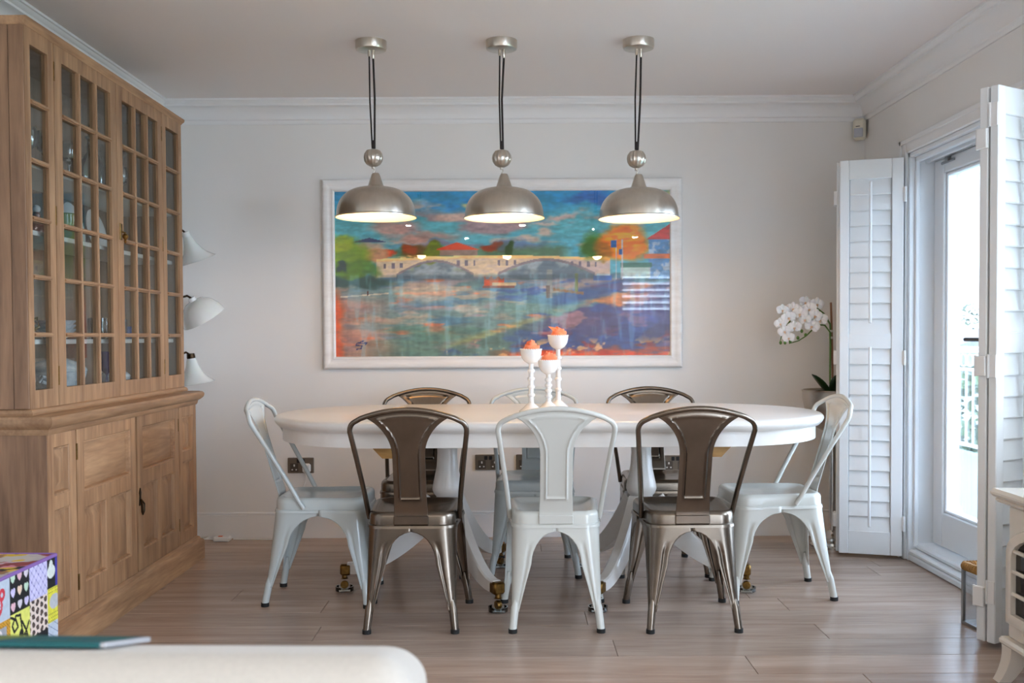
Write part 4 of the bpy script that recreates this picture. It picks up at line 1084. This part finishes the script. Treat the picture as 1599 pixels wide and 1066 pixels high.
# ================================================================== ORCHID
OX, OY = 1.683, 5.235
stn = thing('planter_stand', 'tall silver pedestal planter with hammered bowl standing beside the shutter', 'planter', (OX, OY, 0))
MB().lathe([(0,.001),(.115,.001),(.115,.01),(.10,.018),(.098,.03),(.075,.04),(.07,.05),(.04,.062),(.03,.075),(.018,.085)], 40).build('base', CHROME, stn)
MB().lathe([(.018,.08),(.018,.60),(.03,.61),(.03,.62)], 24).build('pole', CHROME, stn)
MB().lathe([(0,.615),(.06,.615),(.085,.63),(.12,.67),(.145,.73),(.155,.78),(.155,.815),(.160,.825),(.152,.828),(.148,.81),(.14,.74),(.0,.72)], 48).build('bowl', SILVERP, stn)
orc = thing('orchid', 'white artificial orchid with arching sprays tied to a cane in the silver planter', 'plant', (OX, OY, .722))
def oz(z): return z-.722
MB().lathe([(0,.005),(.10,.02),(.132,.05),(.128,.065),(0,.075)], 28).build('moss', mat('moss', (70, 70, 48), .95, bump=.8, bscale=30), orc)
MB().tube([(.0, .0, .05), (-.006, 0, oz(1.10)), (-.012, 0, oz(1.285))], .0058, 8).build('cane', CANE, orc)
MB().tube([(-.016,-.006,.06),(-.018,-.008,oz(.95)),(-.016,-.008,oz(1.10)),(-.018,-.008,oz(1.17)),(-.05,-.01,oz(1.225)),(-.085,-.012,oz(1.252)),(-.125,-.014,oz(1.258)),(-.18,-.016,oz(1.235)),(-.23,-.018,oz(1.19)),(-.27,-.02,oz(1.13)),(-.285,-.02,oz(1.08))], [.005]*4+[.004]*5+[.003, .002], 8).build('stem', STEMG, orc)
MB().tube([(-.018,-.012,oz(1.02)),(-.022,-.016,oz(1.13)),(-.05,-.02,oz(1.165)),(-.08,-.024,oz(1.168)),(-.11,-.028,oz(1.15)),(-.15,-.03,oz(1.11)),(-.19,-.03,oz(1.085)),(-.24,-.03,oz(1.07))], [.004]*5+[.003]*2+[.002], 8).build('stem', STEMG, orc)
for z in (1.10, 1.135): MB().lathe([(.011,-.006),(.013,0),(.011,.006)], 10, (-.014, -.004, oz(z))).build('tie', mat('raffia_tie', (214, 206, 190), .7), orc)
def leafm(b, base, d, ln, wd, droop):
    d = Vector(d).normalized(); sd = d.cross(Vector((0,0,1))).normalized(); P = []
    for i in range(9):
        q = i/8; w_ = wd*math.sin(PI*min(1, q*.92+.08))**.7; c = Vector(base)+d*ln*q - Vector((0,0,droop*q*q))
        P.append([tuple(c-sd*w_+Vector((0,0,.012*w_/wd))), tuple(c), tuple(c+sd*w_+Vector((0,0,.012*w_/wd)))])
    return b.grid(P)
for d, ln, wd in (((-.75,-.3,.95), .19, .034), ((.15,-.35,1.1), .15, .03), ((-.35,-.9,.25), .09, .022), ((.8,.3,.4), .12, .028), ((-.3,.8,.4), .12, .028)):
    leafm(MB(), (-.01, 0, .065), d, ln, wd, .02).build('leaf', LEAF, orc, 60, solid=.002)
def flower(c, face, s, rollz):
    b = MB(); f = Vector(face).normalized(); u_ = Vector((0,0,1)); u_ = (u_-f*u_.dot(f)).normalized(); r_ = f.cross(u_)
    R2 = Matrix.Rotation(rollz, 3, f); u_ = R2 @ u_; r_ = R2 @ r_; c = Vector(c)
    for ang, ln, wd in ((90, .042, .015), (210, .040, .015), (330, .040, .015), (15, .045, .026), (165, .045, .026)):
        a = math.radians(ang); dr = r_*math.cos(a)+u_*math.sin(a); sd = f.cross(dr); P = []
        for i in range(7):
            q = i/6; w_ = wd*(math.sin(PI*(q*.86+.07)))**.75; p = c+dr*ln*s*q + f*(.007*s*math.sin(q*PI*.8))
            P.append([tuple(p-sd*w_*s - f*.003*s), tuple(p-sd*w_*s*.5), tuple(p+f*.001), tuple(p+sd*w_*s*.5), tuple(p+sd*w_*s-f*.003*s)])
        b.grid(P)
    o = b.build('flower', PETAL, orc, 60)
    l = MB(); q = c+f*.008*s; l.sphere(tuple(q - u_*.006*s), .007*s, 6); l.add([tuple(q-r_*.008*s), tuple(q+r_*.008*s), tuple(q-u_*.022*s+f*.01*s)], [(0,1,2)])
    tag(l.build('lip', mat('orchid_lip', (226, 190, 160), .5), o), 'peach centre of the flower')
fs_ = [((-.095,-.03,1.275),1.0),((-.135,-.035,1.25),1.05),((-.150,-.01,1.285),.95),((-.185,-.04,1.225),1.05),((-.215,-.02,1.255),.95),((-.245,-.04,1.205),1.0),((-.275,-.03,1.245),.85),((-.085,-.05,1.195),1.1),((-.125,-.05,1.160),1.05),((-.11,-.055,1.215),1.0),((-.215,-.04,1.155),1.0),((-.265,-.035,1.135),.9),((-.285,-.03,1.175),.85),((-.245,-.045,1.10),.85),((-.16,-.045,1.195),.9)]
for k, ((x_, y_, z_), s_) in enumerate(fs_):
    rs = random.Random(k); flower((x_, y_, oz(z_)), (rs.uniform(-.7, .2), -1, rs.uniform(-.35, .15)), s_*.86, rs.uniform(-.4, .4))
for k, (x_, z_) in enumerate(((-.175, 1.135), (-.155, 1.115), (-.195, 1.10), (-.285, 1.075), (-.262, 1.075), (-.235, 1.08))):
    MB().sphere((x_, -.035, oz(z_)), .0075, 8, (1, 1, 1.3)).build('bud', STEMG, orc)

# ================================================================== OTTOMAN
OTP = (-1.414, 3.065, 0); OTS = .47; OTH = .45
ot = thing('patchwork_pouffe', 'cube pouffe covered in bright printed patchwork with purple piping', 'pouffe', OTP, math.radians(-1.2))
PRN = vcol('patchwork_print', .8)
def patches(u, v):
    a = u*OTS; d = (1-v)*OTH           # a: from the far corner towards the near one, d: down from the top
    C = np.zeros((len(u), 3)) + 200.
    cols = [(-.05, .064), (.064, .17), (.17, .28), (.28, .39), (.39, .50)]
    offs = [.095, .105, .115, .12, .1]
    for ci, (a0_, a1_) in enumerate(cols):
        for ri in range(-1, 5):
            d0 = offs[ci]+(ri-0)*.107; d1 = d0+.107
            if ri == -1: d0, d1 = -.01, offs[ci]
            mk = (a >= a0_)*(a < a1_)*(d >= d0)*(d < d1)
            if not mk.any(): continue
            s_ = (a-a0_)/(a1_-a0_); t_ = (d-d0)/(d1-d0)
            kind = {(0,-1): 'figure', (0,0): 'note', (0,1): 'sand', (1,-1): 'quilt', (1,0): 'spots', (1,1): 'oval', (2,-1): 'hearts', (2,0): 'script', (3,-1): 'damask', (3,0): 'gold'}.get((ci, ri), ['quilt', 'spots', 'damask', 'hearts', 'note'][(ci*2+ri) % 5])
            K = np.zeros_like(C)
            if kind == 'figure':
                K[:] = (18, 18, 22); K = mixc(K, (58, 52, 150), (s_ < .55).astype(float)); g = np.hypot((s_-.78)*.9, t_-.5) < .2; g2 = np.hypot((s_-.78)*1.4, t_-.3) < .14; K = mixc(K, (216, 222, 214), (g | g2).astype(float))
            elif kind == 'note':
                K[:] = (222, 214, 66); K = mixc(K, (184, 186, 190), (np.hypot((s_-.62)*.8, t_-.42) < .22).astype(float)); K = mixc(K, (60, 60, 50), ((np.sin(t_*60) > .8)*(np.sin(s_*70+t_*9) > .1)*((t_ < .18) | (t_ > .7))).astype(float)*.8)
            elif kind == 'sand':
                K[:] = (206, 130, 60); K = mixc(K, (190, 200, 214), (s_ > .45).astype(float)); K = mixc(K, (70, 90, 130), (np.abs(np.sin(s_*9+t_*14)) < .15).astype(float)*.7)
            elif kind == 'quilt':
                K[:] = (206, 200, 232); g = np.abs(((s_*4+t_*4) % 1)-.5); h_ = np.abs(((s_*4-t_*4) % 1)-.5); K = mixc(K, (160, 156, 204), (np.minimum(g, h_) < .09).astype(float)*.6); K = mixc(K, (110, 104, 170), ((g < .12)*(h_ < .12)).astype(float))
            elif kind == 'spots':
                K[:] = (226, 208, 196); gx = s_*4.3; gy = t_*4.3 + .5*(np.floor(gx) % 2); rr = np.hypot((gx % 1)-.5, ((gy % 1)-.5)); K = mixc(K, (58, 44, 42), (rr < .36+.07*np.sin(s_*23+t_*31)).astype(float)); K = mixc(K, (112, 88, 76), (rr < .17).astype(float)*.7)
            elif kind == 'oval':
                K[:] = (20, 20, 24); K = mixc(K, (198, 206, 220), (np.hypot((s_-.5)*1.3, (t_-.62)*.9) < .28).astype(float)); K = mixc(K, (90, 110, 150), (np.hypot((s_-.5)*1.3, (t_-.62)*.9) < .12).astype(float)*.7)
            elif kind == 'hearts':
                K[:] = (16, 16, 18); gx = (s_*3) % 1-.5; gy = -((t_*3) % 1-.5); hx, hy = gx*2.7, gy*2.7+.15; ht = (hx*hx+hy*hy-.62)**3-hx*hx*hy**3 < 0
                pal = np.array(((216,206,214),(226,180,190),(190,214,190),(236,206,180),(206,196,230)))[((np.floor(s_*3)+np.floor(t_*3)*2) % 5).astype(int)]; K = np.where(ht[:,None], pal, K)
            elif kind == 'script':
                K[:] = (222, 222, 110); dd = segd(s_, t_, [(.98,.05),(.72,.18),(.62,.4),(.8,.5),(.9,.3),(.72,.08),(.5,.1),(.42,.5),(.36,.95)]); dd = np.minimum(dd, segd(s_, t_, [(.42,.3),(.2,.62),(.05,.4)])); dd = np.minimum(dd, segd(s_, t_, [(.85,.62),(.8,.85),(.7,.9)])); dd = np.minimum(dd, segd(s_, t_, [(.95,.74),(.66,.74)])); dd = np.minimum(dd, segd(s_, t_, [(.12,.8),(.3,.7),(.2,.62),(.15,.75),(.32,.92)])); K = mixc(K, (20, 20, 18), (dd < .035).astype(float)); K = mixc(K, (20, 20, 18), ((np.hypot(s_-.45, (t_-.7)*.6) < .12)).astype(float)); K = mixc(K, (70, 110, 180), ((t_ > .93)*(s_ < .4)).astype(float))
            elif kind == 'damask':
                K[:] = (186, 196, 208); x2 = np.abs(s_-.55); dd = np.minimum(np.abs(np.hypot(x2*1.2, t_-.62)-.2), np.abs(np.hypot(x2-.18, t_-.4)-.1)); dd = np.minimum(dd, np.hypot(x2*1.4, (t_-.28)*.7)); K = mixc(K, (202, 52, 66), (dd < .045).astype(float)); K = mixc(K, (202, 52, 66), ((x2 < .09)*(np.abs(t_-.62) < .12)*(np.sin(t_*80) > -.3)).astype(float))
            else:
                K[:] = (160, 160, 166); e_ = np.minimum(np.minimum(s_, 1-s_), np.minimum(t_, 1-t_)); K = mixc(K, (206, 150, 40), (e_ < .17).astype(float)); K = mixc(K, (120, 80, 20), ((np.sin(s_*60)*np.sin(t_*60) > .4)*(e_ < .17)).astype(float)); K = mixc(K, (226, 216, 214), (np.hypot((s_-.5)*1.6, t_-.4) < .2).astype(float)); K = mixc(K, (226, 150, 170), ((t_ > .66)*(e_ > .17)).astype(float))
            C = np.where(mk[:,None], K, C)
    return C*(1+(fbm(u, v, 40, 40, 301, 2)-.5)[:,None]*.12)
def topprint(u, v):
    C = np.zeros((len(u), 3)) + np.array((150, 110, 70.)); n1 = fbm(u, v, 4, 6, 311); n2 = fbm(u, v, 5, 7, 321); n3 = fbm(u, v, 4, 5, 331)
    C = mixc(C, (206, 130, 150), (n1 > .55).astype(float)); C = mixc(C, (214, 176, 60), (n2 > .57).astype(float)); C = mixc(C, (30, 26, 28), (n3 > .6).astype(float)); C = mixc(C, (190, 186, 190), (n3 < .4).astype(float)*.9); C = mixc(C, (140, 60, 60), (n2 < .38).astype(float))
    return C
MB().box(-OTS+.004, -.004, -OTS+.004, -.004, .0, OTH-.004, .012).build('body', mat('pouffe_cloth', (120, 100, 110), .9), ot)
painted('side_print', (0, 0, .006), (0, -OTS, 0), (0, 0, OTH-.012), 190, 180, patches, PRN, ot)
painted('top_print', (-OTS+.006, -OTS+.006, OTH-.001), (OTS-.012, 0, 0), (0, OTS-.012, 0), 120, 120, topprint, PRN, ot)
painted('side_print', (-OTS, -OTS, .006), (OTS, 0, 0), (0, 0, OTH-.012), 150, 150, patches, PRN, ot)
PIP = mat('purple_piping', (136, 100, 166), .8)
i = .003
MB().tube([(-i,-i,OTH-.004),(-i,-OTS+i,OTH-.004),(-OTS+i,-OTS+i,OTH-.004),(-OTS+i,-i,OTH-.004),(-i,-i,OTH-.004)], .006, 8).build('piping', PIP, ot)

# ================================================================== SOFA and magazine
sf = thing('sofa', 'cream linen sofa seen from behind with rounded back cushion', 'sofa', (-.112, 1.20, 0), math.radians(-1.8))
def cushion(x0, x1, y0, y1, z0, z1, r, b=None):
    """soft block: rounded box from a superellipsoid-like lattice"""
    b = MB(); n = 10; vs = {}; P = []
    def rb(p, lo, hi):
        q = [min(max(p[k], lo[k]+r), hi[k]-r) for k in range(3)]; d = Vector(p)-Vector(q)
        return tuple(Vector(q)+d.normalized()*r) if d.length > 1e-9 else tuple(p)
    lo = (x0, y0, z0); hi = (x1, y1, z1)
    def samp(a, c):
        m_ = 7; s_ = [a + r*(1-math.cos(PI/2*k/m_)) for k in range(m_+1)]; e = [c - r*(1-math.cos(PI/2*k/m_)) for k in range(m_, -1, -1)]
        return s_+e
    sx, sy, sz = samp(x0, x1), samp(y0, y1), samp(z0, z1)
    for ax, A, B in ((0, sy, sz), (1, sx, sz), (2, sx, sy)):
        for side in (lo[ax], hi[ax]):
            rows = []
            for u_ in A:
                rr = []
                for v_ in B:
                    p = [0,0,0]; p[ax] = side; o_ = [k for k in range(3) if k != ax]; p[o_[0]] = u_; p[o_[1]] = v_; rr.append(rb(p, lo, hi))
                rows.append(rr)
            b.grid(rows)
    return b
bk = cushion(-1.82, 0, -.13, .09, .12, .755, .05)
bk.v = [(x, y, z - max(0, y+.09)*.25*max(0, (z-.4)/.355)) for x, y, z in bk.v]
bk.build('back', SOFA, sf, 60)
cushion(-1.82, 0, -.93, -.13, .12, .30, .04).build('seat_base', SOFA, sf, 60)
cushion(-1.64, -.18, -.90, -.135, .302, .45, .05).build('seat_cushion', SOFA, sf, 60)
cushion(-.17, .0, -.93, -.135, .302, .58, .045).build('arm', SOFA, sf, 60)
cushion(-1.82, -1.65, -.93, -.135, .302, .58, .045).build('arm', SOFA, sf, 60)
for x in (-1.74, -.08):
    for y in (-.86, -.04): MB().lathe([(0,0),(.018,0),(.026,.125),(0,.125)], 12, (x, y, 0)).build('foot', DARKBR, sf)
mg = thing('magazine', 'teal covered magazine lying on top of the sofa back', 'magazine', (-.475, 1.19, .7405), math.radians(-3))
mg.rotation_euler = (math.radians(-14), 0, math.radians(-3))
MB().box(-.30, 0, -.04, .09, .0, .006, .001).build('pages', mat('paper', (190, 190, 194), .7), mg)
MB().box(-.30, -.006, -.0425, -.0402, .0, .0062, .0005).build('spine', mat('teal_card', (20, 96, 100), .6), mg)
def cover(u, v):
    C = np.zeros((len(u), 3)) + np.array((10, 98, 102.)); n = fbm(u, v, 6, 4, 401)
    C = mixc(C, (20, 84, 110), sst(.5, .65, n)); C = mixc(C, (150, 150, 50), ((np.abs(u-.45) < .06)).astype(float)*.8); C = mixc(C, (30, 110, 60), (u < .3).astype(float)*.5); return C
painted('cover', (-.30, -.04, .0064), (.296, 0, 0), (0, .13, 0), 60, 30, cover, vcol('glossy_print', .6, 0, .25), mg)

# ================================================================== STOVE
sv = thing('stove', 'cream enamel stove with arched barred window standing against the wall beside the shutter', 'stove', (1.945, 2.86, 0))
W_, D_ = .32, .37      # half width along y, depth from the wall
MB().box(-D_, -.02, -W_+.02, W_-.02, .14, .575, .012).build('body', STOVE, sv)
MB().box(-D_-.03, -.01, -W_-.01, W_+.01, .575, .592, .008).box(-D_-.042, -.005, -W_-.022, W_+.022, .592, .618, .010).build('top_plate', STOVE, sv)
MB().box(-D_-.02, -.01, -W_, W_, .12, .145, .008).build('base_plate', STOVE, sv)
for sy in (-1, 1):
    for x in (-D_, -.08):
        P = []
        for k in range(7):
            q = k/6; z = .13*(1-q); o_ = .03*q**2; s_ = .032-.012*q
            cx, cy = x+.02-(o_ if x < -.2 else -o_*.0), sy*(W_-.04)+sy*o_
            P.append([(cx-s_, cy-s_, z), (cx+s_, cy-s_, z), (cx+s_, cy+s_, z), (cx-s_, cy+s_, z), (cx-s_, cy-s_, z)])
        lg = MB().grid(P); lg.add(P[-1][:4], [(0,1,2,3)]); lg.build('leg', STOVE, sv, 40)
def arch_out(hw_, z0, zs, rise, n=14):
    o = [(-hw_, z0), (hw_, z0)]
    for k in range(n+1):
        a = PI*k/n; o.append((hw_*math.cos(a), zs+rise*math.sin(a)))
    return o
oa = arch_out(.275, .20, .43, .10); ia = arch_out(.235, .235, .415, .085); xd = -D_-.022
dr = MB()
P = [[(-D_+.001, y_, z) for y_, z in oa+oa[:1]], [(xd+.006, y_, z) for y_, z in oa+oa[:1]], [(xd, y_*.97, .2+(z-.2)*.985+.003) for y_, z in oa+oa[:1]], [(xd, y_, z) for y_, z in ia+ia[:1]], [(-D_-.004, y_, z) for y_, z in ia+ia[:1]]]
sd = dr.grid(P).build('door', STOVE, sv, 40)
MB().prism([(y_, z) for y_, z in ia], -D_-.006, -D_-.003, ax=0).build('window', STOVEG, sd, 0)
for z in (.30, .37, .435): MB().box(xd+.001, xd+.012, -.236 if z < .43 else -.226, .236 if z < .43 else .226, z-.006, z+.006, .003).build('window_bar', STOVE, sd)
for y_ in (-.06, .06): MB().box(xd+.001, xd+.012, y_-.006, y_+.006, .236, .49, .003).build('window_bar', STOVE, sd)
MB().box(-D_-.008, -D_, -.2, .2, .155, .185, .004).build('ash_panel', STOVE, sv)
MB().lathe([(0,0),(.012,0),(.012,.02),(.018,.025),(.018,.035),(0,.04)], 14, mtx=Matrix.Rotation(-PI/2, 3, 'Y'), c=(xd, -.255, .34)).build('knob', CHROME, sd)

# ================================================================== LANTERN
ln = thing('lantern', 'small steel framed lantern with rattan wrapped top on the floor behind the shutter', 'lantern', (1.795, 3.76, 0), math.radians(8))
q = .058
for sx in (-1, 1):
    for sy in (-1, 1): MB().box(sx*q-.006, sx*q+.006, sy*q-.006, sy*q+.006, 0, .215, .001).build('post', STEEL, ln)
MB().box(-q-.006, q+.006, -q-.006, q+.006, .001, .012, .001).build('base', STEEL, ln)
b = MB()
for (a, c) in (((-1,-1),(1,-1)), ((1,-1),(1,1)), ((1,1),(-1,1)), ((-1,1),(-1,-1))):
    b.tube([(a[0]*q, a[1]*q, .225), (c[0]*q, c[1]*q, .225)], .013, 10)
b.build('rattan_rim', RATTAN, ln)
b = MB()
for (a, c) in (((-1,-1),(1,-1)), ((1,-1),(1,1)), ((1,1),(-1,1)), ((-1,1),(-1,-1))):
    for k in range(9):
        p = Vector((a[0]+(c[0]-a[0])*(k+.5)/9, a[1]+(c[1]-a[1])*(k+.5)/9, 0))*q; dv = (Vector((c[0]-a[0], c[1]-a[1], 0))).normalized(); pr_ = Vector((-dv.y, dv.x, 0))
        b.tube([p + pr_*.0145*math.cos(2*PI*i/10) + Vector((0,0,.225+.0145*math.sin(2*PI*i/10))) + dv*(.004*i/10) for i in range(11)], .0035, 5, False)
b.build('rattan_binding', RATTAN, ln)
for sx, sy in ((1,0), (-1,0), (0,1), (0,-1)):
    MB().box(sx*q-(.001 if sx else q-.007), sx*q+(.001 if sx else q-.007), sy*q-(.001 if sy else q-.007), sy*q+(.001 if sy else q-.007), .013, .21).build('pane', DGLASS, ln, 0)
MB().lathe([(0,.0125),(.03,.0125),(.03,.11),(.026,.113),(0,.108)], 20).build('candle', mat('ivory_wax', (236, 226, 204), .5), ln)

# ================================================================== DOWNLIGHTS in the ceiling behind the photographer
for k, (x_, y_) in enumerate(((-1.2, -.5), (.12, -.55), (1.0, -1.0), (2.2, -.6), (-.6, -2.0), (1.6, -2.0))):
    t = thing('ceiling_downlight', 'small round recessed downlight in the white ceiling', 'downlight', (x_, y_, H), group='recessed ceiling downlights')
    MB().lathe([(.034,-.001),(.036,-.005),(.045,-.006),(.048,-.001)], 28).build('bezel', CHROME, t)
    MB().lathe([(0,-.002),(.034,-.002)], 24).build('lens', mat('lit_downlight', (255, 240, 220), .5, emit=(255, 236, 214), estr=12), t, 0)
    l = bpy.data.lights.new('downlight_lamp', 'AREA'); l.shape = 'DISK'; l.size = .07; l.energy = 1.5; l.color = (1, .92, .84)
    o = bpy.data.objects.new('downlight_lamp', l); COL.objects.link(o); o.parent = t; o.location = (0, 0, -.008)
